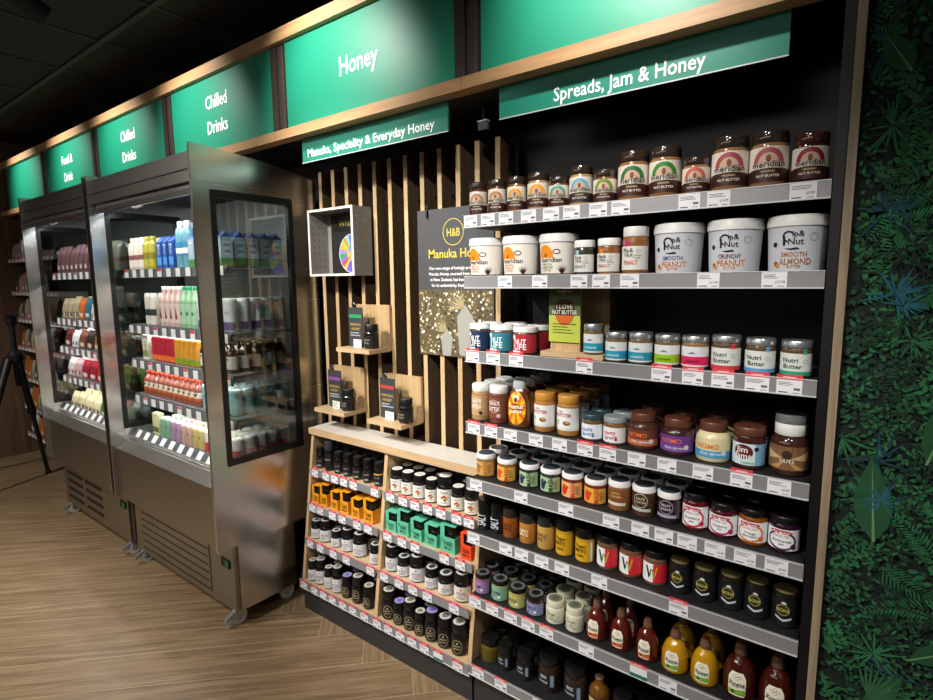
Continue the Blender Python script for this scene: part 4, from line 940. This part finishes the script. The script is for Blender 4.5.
for key, l in W.items():
    c, rw = key[:2], int(key[3]); z = ROWZ[rw]; yb = yfr(z)+.012
    for i, (x, r, h) in enumerate(l):
        r *= 1.05 if rw != 2 and key != 'C2R4' else 1
        g = rowname[(c, rw)]; where = "%s from left, cabinet's %s %s row" % (posn[i], {1: 'top', 2: 'second', 3: 'third', 4: 'bottom'}[rw], {'C1': 'left', 'C2': 'right'}[c])
        rz = .38+random.uniform(-.12, .12)
        if rw == 2:
            col = '#e8981a' if c == 'C1' else ('#5ab896' if i < 5 else '#e8481e')
            cn = 'orange' if c == 'C1' else ('mint green' if i < 5 else 'vermilion')
            t = sleeve_jar(r, h, col, 'honey jar in %s card sleeve, %s' % (cn, where), 'boxed jar', (x, yb+r, z), (rz-.38)*.3, g)
        else:
            dark = rw == 4 and (c == 'C2' or i >= 4)
            lidtop = {1: ('#e2e0da', '#c9c5bb'), 3: ('#1a1a1a',) if False else ('#c4c6c4', '#35383a'), 4: ('#c8c6be', '#7a776e')}[rw]
            if dark and i in ((1, 4) if c == 'C2' else (4,)): lidtop = ('#9a96c8', '#6f6ab0')
            if c == 'C1' and rw == 1:
                if i == 1: t = build_item('honey_tube', 'spice', r, h, BK, mat('#3a3c40', .3), lab('#1a1a1c', .05, .6, 1.2, texts=(('MANUKA', 0, .4, .05, '#b8b8b8', 1.2),)), 'tall black honey tube standing among small black jars, top left of the cabinet', 'tube', (x, yb+r, z), rz, g)
                else: t = build_item('honey_jar', 'honeyjar', r, h, BK, BL, lab('#1b1b1b', .1, .55, 1.2, texts=(('HONEY', 0, .38, .06, '#9a9a90', 1.1),), bands=((.12, .2, '#8d8f90', -.4, .4),) + (((.5, .56, '#c8a050', -1.2, 1.2),) if i == 6 else ())), 'small all-black honey jar, '+where, 'jar', (x, yb+r, z), rz, g, top=('#2a2a2a',))
            else:
                if rw == 1: des = honey_fruit(); dn = 'black honey jar with pictured white label'
                elif dark: des = manuka(True); dn = 'black honey jar with gold oval label'
                else: des = manuka(False, '#dcd8cc' if (c, i) == ('C2', 5) else '#dfe2e4'); dn = 'black honey jar with plain white label'
                t = build_item('honey_jar', 'honeyjar', r, h, BK, BL, des, dn+', '+where, 'jar', (x, yb+r, z), rz, g, top=lidtop)
        if yb+4*r+.006 < .226:
            copy_thing(t, (x, yb+3*r+.005, z), 'black honey jar just behind the one %s' % where)

# ------------------------------------------------------------------ fridges
def arc_rect(y0, y1, z0, z1, r, n=4):
    pts = []
    for cy, cz, a0 in ((y1-r, z1-r, 0), (y0+r, z1-r, PI/2), (y0+r, z0+r, PI), (y1-r, z0+r, 1.5*PI)):
        for i in range(n+1): a = a0+PI/2*i/n; pts.append((cy+r*math.cos(a), cz+r*math.sin(a)))
    return pts
def end_panel(par, x0, x1):
    hole = (-.272, .115, .765, 1.925)
    m = MB()
    # frame of four slabs around the window
    m.prism([(-.34, .40), (hole[0], .40), (hole[0], 2.0935), (-.34, 2.095)], 'x', x0, x1, STEELV)
    m.prism([(hole[1], .40), (.25, .40), (.25, 2.02), (hole[1], 2.05)], 'x', x0, x1, STEELV)
    m.box(x0, x1, hole[0], hole[1], .40, hole[2], STEELV)
    m.prism([(hole[0], hole[3]), (hole[1], hole[3]), (hole[1], 2.05), (-.02, 2.07), (hole[0], 2.0935)], 'x', x0, x1, STEELV)
    p = link('end_panel', m, par)
    f = MB(); a = arc_rect(hole[0], hole[1], hole[2], hole[3], .012); b = arc_rect(hole[0]+.024, hole[1]-.024, hole[2]+.03, hole[3]-.03, .01)
    n = len(a); e = .003
    v = [(x, q[0], q[1]) for x in (x0-e, x1+e) for q in a]+[(x, q[0], q[1]) for x in (x0-e, x1+e) for q in b]
    fs = []
    for i in range(n):
        j = (i+1) % n
        fs += [(i, j, 2*n+j, 2*n+i), (n+j, n+i, 3*n+i, 3*n+j), (i, n+i, n+j, j), (2*n+i, 2*n+j, 3*n+j, 3*n+i)]
    f.add(v, fs, mat('#0a0b0b', .35, name='window_gasket')); link('window_frame', f, p)
    g = MB(); xm = (x0+x1)/2; g.box(xm-.003, xm+.003, hole[0]+.02, hole[1]-.02, hole[2]+.025, hole[3]-.025, GLASS); link('window_pane', g, p)
    return p
def fridge(x0, x1, louvre, label):
    t = thing('open_fridge', label, 'fridge', ((x0+x1)/2, 0, 0), 0, 'open display fridges'); w = (x1-x0)/2
    end_panel(t, w-.016, w); end_panel(t, -w, -w+.016)
    i = w-.016
    m = MB(); m.box(-i, i, .2, .24, .45, 2.0, mat('#8c8e8c', .5, .3, name='fridge_liner')); link('back_wall', m, t)
    # canopy with roller blind
    m = MB(); m.prism([(-.325, 1.955), (-.30, 1.955), (-.30, 2.03), (.2, 2.0), (.2, 2.03), (-.3, 2.07), (-.325, 2.07)], 'x', -i, i, STEELB); m.box(-i, i, -.29, .199, 1.985, 1.995, DARK); m.box(-i, i, -.329, -.325, 2.0, 2.004, DARK)
    cn = link('canopy', m, t)
    m = MB(); m.lathe([(.018, 0), (.018, 1)], STEEL, 12)
    m = MB(); m.tube([(-i+.01, -.29, 1.935), (i-.01, -.29, 1.935)], .022, mat('#8f8c86', .3, .8, name='blind_roller'), 12); m.box(-i+.01, i-.01, -.318, -.308, 1.905, 1.93, STEEL); m.tube([(-.05, -.322, 1.9), (.0, -.328, 1.893), (.05, -.322, 1.9)], .005, RAILTOP, 6); link('roller_blind', m, cn)
    m = MB(); m.box(-i+.02, i-.02, -.262, -.242, 1.93, 1.945, mat('#f4fbff', .4, 0, 0, name='fridge_tube_lit', emit=2)); link('light_tube', m, cn)
    # nose below the opening
    m = MB(); m.prism([(-.322, .40), (-.31, .40), (-.31, .66), (-.27, .70), (-.19, .70), (-.19, .715), (-.275, .715), (-.322, .672)], 'x', -i, i, STEELB); link('nose_panel', m, t)
    m = MB()
    for k in range(4): m.box(-i, i, -.262+.018*k, -.254+.018*k, .715, .722, STEEL)
    link('air_grille', m, t)
    m = MB(); m.box(-i, i, -.2, .2, .70, .735, STEEL); dk = link('deck', m, t)
    # base
    b = MB(); bw = w-.03
    b.box(-bw, bw, -.26, .05, .08, .42, STEELB); bs = link('base', b, t)
    lv = MB()
    if louvre == 'long':
        lv.box(-bw+.08, bw-.21, -.264, -.26, .105, .385, STEELB)
        for k in range(7): lv.box(-bw+.09, bw-.22, -.266, -.264, .115+.04*k, .119+.04*k, BLACK)
    else:
        for c in (-.32, .0):
            for k in range(5): lv.box(c-.13, c+.13, -.2625, -.26, .13+.055*k, .15+.055*k, BLACK)
    link('vent_grille', lv, bs)
    m = MB(); m.box(bw-.1, bw-.03, -.265, -.26, .275, .315, BLACK); m.box(bw-.06, bw-.035, -.268, -.265, .282, .308, mat('#1a6a3c', .3, name='green_switch')); m.lathe([(.012, 0), (.014, .006)], BLACK, 12, bw-.1, -.262, .35); link('switch', m, bs)
    link('kick_panel', MB().box(bw, bw+.012, -.24, .05, .08, .42, STEELV), bs)
    for sx in (-1, 1):
        for yy in (-.235, .02):
            c = MB(); cx = sx*(bw-.035)
            rim = mat('#d7d9da', .35, name='caster_wheel'); v = []; n = 18
            for xx in (-.01, .01): v += [(cx+xx, yy+.038*math.cos(2*PI*q/n), .038+.038*math.sin(2*PI*q/n)) for q in range(n)]
            c.add(v, [tuple(range(n))[::-1], tuple(range(n, 2*n))]+[(q, (q+1) % n, (q+1) % n+n, q+n) for q in range(n)], rim)
            v = []
            for xx in (-.013, .013): v += [(cx+xx, yy+.016*math.cos(2*PI*q/n), .038+.016*math.sin(2*PI*q/n)) for q in range(n)]
            c.add(v, [tuple(range(n))[::-1], tuple(range(n, 2*n))]+[(q, (q+1) % n, (q+1) % n+n, q+n) for q in range(n)], mat('#7f98a8', .4, name='caster_hub'))
            c.box(cx-.018, cx-.014, yy-.014, yy+.018, .035, .08, SILVER); c.box(cx+.014, cx+.018, yy-.014, yy+.018, .035, .08, SILVER); c.box(cx-.02, cx+.02, yy-.02, yy+.03, .074, .082, SILVER)
            if yy < 0: c.prism([(yy-.03, .045), (yy-.065, .03), (yy-.06, .05), (yy-.02, .07)], 'x', cx-.012, cx+.012, SILVER)
            link('caster', c, t)
    # shelves
    for k, z in enumerate((1.625, 1.335, 1.15, .955)):
        s = link('shelf', MB().box(-i+.004, i-.004, -.195, .2, z-.012, z-.002, mat('#b9bcbc', .25, .6, name='fridge_shelf')), t)
        r_ = MB(); tilt = .012; r_.prism([(-.215, z-.045), (-.211, z-.045), (-.194, z-.002), (-.2, z)], 'x', -i+.006, i-.006, mat('#5e6468', .3, .3, name='fridge_rail')); link('label_rail', r_, s)
        for q in range(11):
            xx = -i+.05+q*.094
            if xx > i-.03: break
            tk = MB(); tk.box(xx, xx+.042, -.2185, -.2165, z-.043, z-.004, WHITE)
            if (q+k) % 4 == 0: tk.box(xx, xx+.042, -.219, -.2185, z-.016, z-.004, TRED)
            link('price_ticket', tk, s)
    r_ = MB(); r_.prism([(-.235, .722), (-.231, .722), (-.205, .757), (-.21, .757)], 'x', -i+.006, i-.006, mat('#5e6468', .3, .3, name='fridge_rail')); link('deck_rail', r_, dk)
    for q in range(11):
        xx = -i+.05+q*.094
        if xx > i-.03: break
        tk = MB(); tk.prism([(-.238, .724), (-.236, .724), (-.213, .756), (-.215, .757)], 'x', xx, xx+.042, WHITE); link('price_ticket', tk, dk)
    return t
F1X = (-2.155, -1.078); F2X = (-3.27, -2.185)
fridge(*F1X, 'long', 'nearer steel open-fronted drinks fridge, beside the honey cabinet')
fridge(*F2X, 'short', 'farther steel open-fronted food fridge, towards the brown wall')
FZ = [1.625, 1.335, 1.15, .955, .737]

def drink(kind, r, h, body, lid, des, label, cat, name):
    return build_item(name, kind, r, h, body, lid, des, label, cat, (0, 0, 0), 0, None, seg=16)
def carton(w, d, h, col, label, name='drink_carton', band=None, txt=None, gable=True, roof=None):
    t = thing(name, label, 'carton'); m = MB(); k = mat(col, .4)
    b0 = h*.22 if roof else 0
    if roof: m.box(-w/2, w/2, -d/2, d/2, 0, b0, C(band))
    if gable: m.box(-w/2, w/2, -d/2, d/2, b0, h*.82, k); m.prism([(-d/2, h*.82), (d/2, h*.82), (.002, h*.95), (.002, h), (-.002, h), (-.002, h*.95)], 'x', -w/2, w/2, C(roof) if roof else k)
    else: m.box(-w/2, w/2, -d/2, d/2, 0, h, k)
    link('box', m, t); D = Dec()
    if band and not roof: D.rect(-w*.45, h*.1, w*.45, h*.35, C(band), 1)
    if txt: D.text(txt, 0, h*.55, w*.3, C('#f4f4f4' if col != '#e6e2cf' else '#4a5a3a'), 2, maxw=h*.6, rot=PI/2)
    D.rect(-w*.3, h*.7, w*.3, h*.74, C('#e8e8e8'), 1)
    link('label', D.mesh('label', flat=-d/2, off=.0006), t)
    if roof:
        e = MB()
        for q in range(5): e.box(w/2, w/2+.0006, -d*.35+d*.14*(q % 2), d*.3, h*(.3+.09*q), h*(.33+.09*q), C('#3a5a8a' if q % 2 else '#e8eef2'))
        link('side_print', e, t)
    return t
def row(proto_fn, xs, z, depth_rows, desc, grp, y0=-.155, dy=.07, right_deep=0, fr=None):
    """front row along xs; every item with depth_rows behind, right-hand ones right_deep deep"""
    first = None
    for i, x in enumerate(xs):
        n = right_deep if right_deep and i >= len(xs)-3 else depth_rows
        for b in range(n):
            if b == 0: lb = '%s, %s' % (desc, fr(i, len(xs)))
            else: lb = '%s, %s rank back, %s' % (desc, ['', 'second', 'third', 'fourth', 'fifth', 'sixth'][b], fr(i, len(xs)))
            loc = (x, y0+b*dy, z)
            if first is None:
                first = proto_fn(lb); first.location = loc; first['group'] = grp; o = first
            else: o = copy_thing(first, loc, lb, random.uniform(-.15, .15))
ordn = ['first', 'second', 'third', 'fourth', 'fifth', 'sixth', 'seventh', 'eighth', 'ninth', 'tenth', 'eleventh', 'twelfth', 'thirteenth', 'fourteenth']
def frl(i, n): return 'standing alone' if n == 1 else '%s from left' % ordn[i]
def rng(a, b, step):
    out = []; x = a
    while x < b+1e-6: out.append(round(x, 4)); x += step
    return out
def D_(kind, r, h, body, lid, des, cat, name, rough=.3, coat=.5):
    return lambda lb: drink(kind, r, h, mat(body, rough, 0, coat), mat(lid, .35), des, lb, cat, name)
# fridge 1, top shelf
wtr = lambda c: lab(c, .25, .55, 1.5, bands=((.3, .42, '#e8f0f4'),))
row(D_('tallbottle', .026, .165, '#cfc6b4', '#e6e2d8', lab('#e2dccf', .08, .7, 1.5, bands=((.3, .45, '#8a5a5a'),)), 'bottle', 'milkshake_bottle'), rng(-2.11, -1.99, .058), 1.625, 2, 'cream smoothie bottle on the nearer fridge top shelf', 'cream bottles in the nearer fridge', fr=frl)
row(D_('tallbottle', .026, .165, '#a8a238', '#b5b048', lab('#b8b23e', .08, .7, 1.5, bands=((.3, .5, '#8a8420'),)), 'bottle', 'juice_bottle'), rng(-1.935, -1.82, .058), 1.625, 2, 'yellow juice bottle on the nearer fridge top shelf', 'yellow bottles in the nearer fridge', fr=frl)
row(lambda lb: carton(.05, .05, .155, '#2a5aa8', lb, txt='VITA', band='#5aa0e8'), rng(-1.765, -1.64, .062), 1.625, 3, 'bright blue drink carton on the nearer fridge top shelf', 'blue cartons in the nearer fridge', fr=frl)
row(D_('tallbottle', .028, .215, '#6fa8b8', '#dfe9ee', wtr('#3a8ab0'), 'bottle', 'water_bottle', .08, .9), rng(-1.575, -1.51, .064), 1.625, 2, 'tall clear blue water bottle in the nearer fridge', 'water bottles in the nearer fridge', fr=frl)
row(lambda lb: carton(.05, .05, .15, '#a8c0d0', lb, band='#4f8a48', txt='COCO', roof='#2a4f8c'), rng(-1.445, -1.15, .062), 1.625, 1, 'pale blue coconut water carton behind the fridge side window', 'coconut water cartons', right_deep=5, dy=.062, fr=frl)
# second shelf
row(D_('can', .024, .165, '#d8d4c8', '#c8c8c8', lab('#d8d4c8', .05, .9, 1.5, bands=((.3, .5, '#2a3a34'),)), 'can', 'tall_drink_can'), rng(-1.97, -1.87, .052), 1.335, 2, 'white tall can with dark flower print', 'white tall cans', fr=frl)
row(D_('bottle', .025, .2, '#c0a8a0', '#e8d8d8', lab('#d8c8c0', .1, .58, 1.5, shapes=(('tri', [(-.4, .2), (0, .5), (.4, .2)], '#8a2a3a'),)), 'bottle', 'kombucha_bottle'), rng(-1.80, -1.64, .053), 1.335, 2, 'pale pink kombucha bottle with red triangle', 'pink kombucha bottles', fr=frl)
row(D_('bottle', .025, .2, '#8ab890', '#1f9a6a', lab('#a8d0b0', .1, .58, 1.5, shapes=(('disc', 0, .35, .4, '#2a8a5a'),)), 'bottle', 'kombucha_bottle'), rng(-1.585, -1.47, .053), 1.335, 2, 'pale green kombucha bottle with green cap', 'green kombucha bottles', fr=frl)
row(D_('can', .028, .145, '#cfd4d8', '#e8eef0', lab('#d4d8dc', .05, .93, 1.5, bands=((.05, .3, '#5a4080'),), texts=(('pro', 0, .6, .12, '#8a94a0', 1.2),)), 'can', 'tall_drink_can'), rng(-1.41, -1.15, .059), 1.335, 1, 'white can with violet base behind the side window', 'white and violet cans', right_deep=5, dy=.06, fr=frl)
# third shelf
row(D_('can', .0235, .128, '#c81e34', '#d8d4d4', lab('#b02438', .05, .93, 1.5, bands=((.05, .25, '#e0702a'),)), 'can', 'red_drink_can'), rng(-1.93, -1.73, .05), 1.15, 2, 'red slim can in the nearer fridge', 'red slim cans', fr=frl)
row(D_('can', .0235, .128, '#e0901e', '#d8d4c4', lab('#cf922e', .05, .93, 1.5, bands=((.05, .25, '#7a9a2a'),)), 'can', 'orange_drink_can'), rng(-1.68, -1.48, .05), 1.15, 2, 'orange slim can in the nearer fridge', 'orange slim cans', fr=frl)
row(D_('bottle', .027, .135, '#3a1c10', '#2a1a14', lab('#cfccc8', .12, .55, 1.5, shapes=(('disc', 0, .45, .22, '#2a1a14'),)), 'bottle', 'brown_bottle', .1, .9), rng(-1.42, -1.15, .058), 1.15, 1, 'brown glass bottle with white label behind the side window', 'brown glass bottles', right_deep=5, dy=.06, fr=frl)
row(lambda lb: carton(.07, .05, .13, '#e6e2cf', lb, name='snack_carton', band='#8a9a6a', txt='OAT', gable=False), [-2.01], 1.15, 1, 'cream snack carton standing left of the red cans', 'cream cartons', fr=frl)
# fourth shelf
row(D_('bottle', .026, .125, '#8a4a3a', '#d84a2a', lab('#dcd4c0', .2, .55, 1.5, shapes=(('tri', [(-.6, .5), (0, .36), (.6, .5)], '#2a2420'),), bands=((.2, .32, '#c05a28'),)), 'bottle', 'tonic_bottle'), rng(-2.06, -1.48, .055), .955, 2, 'small tonic bottle with black triangle collar', 'tonic bottles', fr=frl)
row(D_('can', .029, .118, '#74aeb4', '#d8e0e0', lab('#7ab4ba', .05, .93, 1.5, texts=(('zen', 0, .55, .14, '#2a7a88', 1.0),)), 'can', 'turquoise_drink_can'), rng(-1.42, -1.15, .06), .955, 1, 'turquoise can behind the side window', 'turquoise cans', right_deep=5, dy=.061, fr=frl)
# deck
row(lambda lb: carton(.075, .03, .115, '#d8d4a0', lb, name='snack_carton', band='#5a6a3a', gable=False), [-1.99], .737, 1, 'pale yellow carton standing left of the pastel cans', 'pale cartons', fr=frl)
for nm, cc, xs in (('mint', '#7aa890', (-1.90, -1.845)), ('mauve', '#a88aa8', (-1.785, -1.73)), ('peach', '#c0a090', (-1.67, -1.615)), ('lemon', '#bdb070', (-1.555, -1.5))):
    row(D_('can', .026, .105, cc, '#dcdcd2', lab(cc, .05, .93, 1.5, shapes=(('disc', 0, .6, .22, '#4a4a4a'),)), 'can', 'pastel_drink_can'), list(xs), .737, 3, '%s coloured can on the nearer fridge deck' % nm, nm+' cans', fr=frl, dy=.058)
row(D_('can', .028, .11, '#d4d0cc', '#eceae0', lab('#d8d8d6', .05, .93, 1.5, bands=((.05, .5, '#c8404e'),)), 'can', 'fizzy_drink_can'), rng(-1.43, -1.15, .06), .737, 1, 'white and red can behind the side window, lowest level', 'white and red cans', right_deep=5, dy=.06, fr=frl)

# fridge 2: mixed food packs
R = random.Random(5)
def pouch(w, h, d, c, c2, lb, loc, cat='packet', name='food_pouch', grp=None):
    t = thing(name, lb, cat, loc, 0, grp); m = MB(); k = mat(c, .35, 0, .3)
    v = []; n = 5
    for zf, df, wf in ((0, 1, 1), (.35, .95, 1), (.7, .6, 1), (.92, .12, 1), (1, .06, 1)):
        v += [(-w/2*wf, -d/2*df, h*zf), (w/2*wf, -d/2*df, h*zf), (w/2*wf, d/2*df, h*zf), (-w/2*wf, d/2*df, h*zf)]
    f = [(3, 2, 1, 0), (16, 17, 18, 19)]
    for q in range(4):
        for s in range(4): f.append((q*4+s, q*4+(s+1) % 4, q*4+4+(s+1) % 4, q*4+4+s))
    m.add(v, f, k); link('bag', m, t)
    D = Dec(); D.rect(-w*.36, h*.12, w*.36, h*.3, C(c2), 1); D.disc(0, h*.2, w*.15, C('#e8e4d8'), 2, n=10)
    link('label', D.mesh('label', flat=-d/2, off=.001), t)
    return t
spec2 = [
 (1.625, .165, [('dusty mauve', '#634648', '#a08484')]*8+[('white dotted', '#d8d8d0', '#3a3a3a')]*5),
 (1.335, .135, [('mottled beige', '#b0a488', '#3a3028')]*3+[('orange', '#c8642a', '#e8c89a'), ('teal', '#2a6a7a', '#c8d8d8'), ('white', '#d8d8d4', '#a83a3a'), ('sage', '#6a8a6a', '#e0e0d0'), ('teal', '#2a6a7a', '#c8d8d8'), ('rust', '#8a3a28', '#e0c8b8'), ('dark green', '#2a4a34', '#c8d0b8')]),
 (1.15, .115, [('maroon', '#5a2424', '#c8a8a0'), ('white', '#d8dadc', '#3a7ab0'), ('brown', '#6a4028', '#d8b890'), ('dark', '#2a2420', '#b89858'), ('amber', '#8a5a24', '#e0d0a0'), ('maroon', '#5a2424', '#c8a8a0'), ('olive', '#5a5a2a', '#d8d8a8'), ('brown', '#6a4028', '#d8b890')]),
 (.955, .125, [('white', '#d0ccc8', '#a82a3a'), ('pale pink', '#c8a0a8', '#8a2a3a'), ('crimson', '#8a1a28', '#e0c0c0'), ('crimson', '#8a1a28', '#e0c0c0'), ('scarlet', '#b82a24', '#e8d0c0'), ('leaf green', '#2a8a34', '#c8e0c0'), ('leaf green', '#2a8a34', '#c8e0c0'), ('lime', '#6aa03a', '#e0e8c8')]),
 (.737, .11, [('cream', '#d8d0a8', '#6a5a3a')]*4+[('green', '#4a7a3a', '#d8e0c8'), ('red', '#b02a2a', '#e8c8c8'), ('white', '#d8d8d8', '#b03a4a'), ('silver', '#a8a8ac', '#5a5a60')]),
]
lvl = ['top', 'second', 'third', 'fourth', 'lowest']
for li, (z, h, cols) in enumerate(spec2):
    n = len(cols); x0 = -3.215; stp = 1.0/n
    for i, (cn, a, b) in enumerate(cols):
        x = x0+stp*(i+.5)
        for q in range(2):
            lb = '%s food packet, %s along the %s level of the farther fridge' % (cn, ordn[i], lvl[li])
            if q: lb += ', second rank'
            pouch(stp*.86, h*R.uniform(.92, 1.02), .055, a, b, lb, (x, -.16+.07*q, z), grp='food packets in the farther fridge')

# far wall shelving beyond the fridges
t = thing('wall_shelving', 'distant black wall shelving in the corner by the brown wall', 'shelving', (-4.2, 0, 0))
link('back_panel', MB().box(-.9, .9, .36, .38, 0, 2.1, BLACK), t); link('side_panel', MB().box(.89, .91, .0, .38, 0, 2.1, BLACK), t)
FS = [1.742, 1.46, 1.225, .975, .70, .43, .175]
for z in FS:
    s = link('shelf', MB().box(-.89, .89, .005, .36, z+.005, z+.03, DARK), t)
    m = MB(); m.box(-.9, .9, 0, .004, z, z+.038, RAIL); link('label_rail', m, s)
    for q in range(12):
        tk = MB(); tk.box(-.87+.1*q, -.81+.1*q, -.003, -.001, z, z+.036, WHITE); tk.box(-.87+.1*q, -.81+.1*q, -.0035, -.003, z+.026, z+.036, TRED); link('price_ticket', tk, s)
fcol = [('cream', '#c8bca0', '#b05a3a'), ('white', '#d8d8d8', '#6a9a5a'), ('pale green', '#a8b8a0', '#3a5a3a'), ('pink', '#c88a98', '#e8e0e0'), ('amber', '#b8783a', '#e8d8b8'), ('brown', '#6a5040', '#d8c8b0'), ('grey', '#8a8a90', '#d8d8dc'), ('orange', '#d86a2a', '#f0d8b8')]
for li, z in enumerate(FS):
    for i in range(8):
        cn, a, b = fcol[(i*3+li*5) % 8]
        pouch(.07, R.uniform(.13, .18), .05, a, b, '%s packet, %s from the brown wall, %s distant shelf' % (cn, ordn[i], ['top', 'second', 'third', 'fourth', 'fifth', 'sixth', 'lowest'][li]), (-5.03+.09*i, .05, z+.03), grp='packets on the distant shelving')

# ------------------------------------------------------------------ tripod in front of the distant shelving
t = thing('camera_tripod', 'black camera tripod standing by the distant shelves', 'tripod', (-4.34, -.2, 0)); TB = mat('#15151a', .45, name='tripod_black')
link('column', MB().tube([(0, 0, .75), (0, 0, 1.24)], .02, TB, 10), t)
m = MB(); m.lathe([(.03, 0), (.04, .02), (.04, .05), (.025, .06)], TB, 14, z0=1.24); m.box(-.045, .045, -.03, .03, 1.3, 1.32, TB); link('head', m, t)
m = MB(); m.lathe([(.03, 0), (.05, .02), (.055, .07), (.03, .1)], TB, 12, z0=.93); link('collar', m, t)
for fx, fy in ((.05, .115), (-.42, -.33), (.30, -.42)):
    h = Vector((fx*.12, fy*.12, .97)); f = Vector((fx, fy, .012)); md = h.lerp(f, .45)
    lg = link('leg', MB().tube([h, md, md*.999+f*.001, f], [.026, .024, .017, .014], TB, 10), t)
    link('lock_collar', MB().tube([h.lerp(f, .42), h.lerp(f, .47)], .03, TB, 10), lg); link('rubber_foot', MB().lathe([(.02, 0), (.022, .02), (.014, .03)], TB, 10, fx, fy, 0), lg)
# power cord and ceiling track light
tag(link('power_cord', MB().tube([(-1.012, .2, 1.0), (-1.014, .2, .9), (-1.016, .2, .7), (-1.02, .22, .3), (-1.025, .22, .012)], .0035, BLACK, 6)), 'thin black power cord hanging beside the honey cabinet', 'cord')
def track_light(x, y, label, aim):
    t = thing('track_spotlight', label, 'spotlight', (x, y, 2.788), 0, 'ceiling spotlights')
    link('track', MB().box(-.28, .28, -.018, .018, -.02, 0, DARK), t)
    link('stem', MB().tube([(0, 0, -.02), (0, 0, -.07)], .01, DARK), t)
    d = (Vector(aim)-Vector((x, y, 2.71))).normalized(); c = Vector((0, 0, -.1))
    hd = link('lamp_head', MB().tube([c-d*.06, c+d*.07], .042, DARK, 18), t)
    link('lens', MB().tube([c+d*.0702, c+d*.0712], .034, mat('#3a3a38', .2, name='lamp_lens'), 18), hd)
    return Vector((x, y, 2.688))+d*.09
def spot(name, loc, aim, power, size, blend=.6, col=(1, .955, .895), rad=.03):
    l = bpy.data.lights.new(name, 'SPOT'); l.energy = power; l.spot_size = math.radians(size); l.spot_blend = blend; l.color = col; l.shadow_soft_size = rad
    o = bpy.data.objects.new(name, l); COL.objects.link(o); o.location = loc
    o.rotation_euler = (Vector(aim)-Vector(loc)).to_track_quat('-Z', 'Y').to_euler()
    return o
def area(name, loc, aim, power, sx, sy, col=(1, 1, 1)):
    l = bpy.data.lights.new(name, 'AREA'); l.shape = 'RECTANGLE'; l.size = sx; l.size_y = sy; l.energy = power; l.color = col
    o = bpy.data.objects.new(name, l); COL.objects.link(o); o.location = loc
    o.rotation_euler = (Vector(aim)-Vector(loc)).to_track_quat('-Z', 'Y').to_euler()
    return o
# spots that wash the header boards
for x, pw, ds in ((.45, 40, 'nearest the leafy wall'), (-.72, 36, 'over the honey cabinet'), (-1.75, 27, 'over the nearer fridge'), (-2.65, 27, 'between the fridges'), (-3.5, 27, 'over the farther fridge'), (-4.5, 27, 'nearest the brown wall')):
    p = track_light(x, -.62, 'black ceiling track spotlight aimed at the header, '+ds, (x+.05, 0, 2.35))
    spot('header_spot', p, (x+.05, .02, 2.36), pw, 80, 1.0)
# key and fill spots from the aisle
for x, y, aim, pw, sz in ((-1.0, -1.5, (-.55, .2, 1.15), 140, 52), (-1.9, -1.9, (-1.7, -.2, .7), 70, 90), (-3.6, -2.1, (-3.6, -.9, 0), 85, 100), (-.9, -2.4, (-.8, -.7, 0), 66, 80), (.2, -1.7, (.35, .1, .75), 95, 56), (.75, -1.2, (.62, 0, 1.55), 18, 40),
                          (1.0, -1.7, (-.8, .2, 1.4), 70, 44), (1.5, -1.5, (1.3, 0, .6), 40, 56)):  # added fill: one for right-facing sides, one for the leafy wall
    spot('aisle_spot', (x, y, 2.74), aim, pw, sz, .8)
# fridge strip lights (inside the canopies)
for a, b in (F1X, F2X):
    area('fridge_light', ((a+b)/2, -.235, 1.922), ((a+b)/2, .02, 1.5), 1.5, b-a-.1, .03, (.95, .98, 1))
    for z in (1.625, 1.335, 1.15, .955): area('shelf_light', ((a+b)/2, -.17, z-.018), ((a+b)/2, -.13, z-.3), 1.1, b-a-.1, .015, (1, .98, .94))
# broad unseen fill, added as ambient light from the rest of the shop
area('shop_fill_area', (-1.5, -3.2, 2.75), (-1.2, -1.8, 0), 28, 6, 1.2, (1, .96, .9))

w = bpy.data.worlds.new('world'); SC.world = w; w.use_nodes = True
w.node_tree.nodes['Background'].inputs[0].default_value = (.9, .93, 1, 1); w.node_tree.nodes['Background'].inputs[1].default_value = .05

# ------------------------------------------------------------------ camera
f_, yaw, pit, rol = 542.7, .6488, -.1276, -.0105
F = Vector((-math.sin(yaw)*math.cos(pit), math.cos(yaw)*math.cos(pit), math.sin(pit)))
Rv = Vector((math.cos(yaw), math.sin(yaw), 0)); U = Rv.cross(F)
R2 = Rv*math.cos(rol)+U*math.sin(rol); U2 = -Rv*math.sin(rol)+U*math.cos(rol)
cam = bpy.data.cameras.new('camera'); cam.sensor_width = 36; cam.lens = f_*36/933; cam.clip_start = .05
co = bpy.data.objects.new('camera', cam); COL.objects.link(co)
M4 = Matrix((R2, U2, -F)).transposed().to_4x4(); M4.translation = Vector((1.0979, -1.4392, 1.5494)); co.matrix_world = M4
SC.camera = co
SC.view_settings.view_transform = 'Standard'; SC.view_settings.look = 'None'; SC.view_settings.exposure = .75; SC.view_settings.gamma = 1; SC.view_settings.use_curve_mapping = False
SC.cycles.max_bounces = 8; SC.cycles.transparent_max_bounces = 12; SC.cycles.sample_clamp_indirect = 6
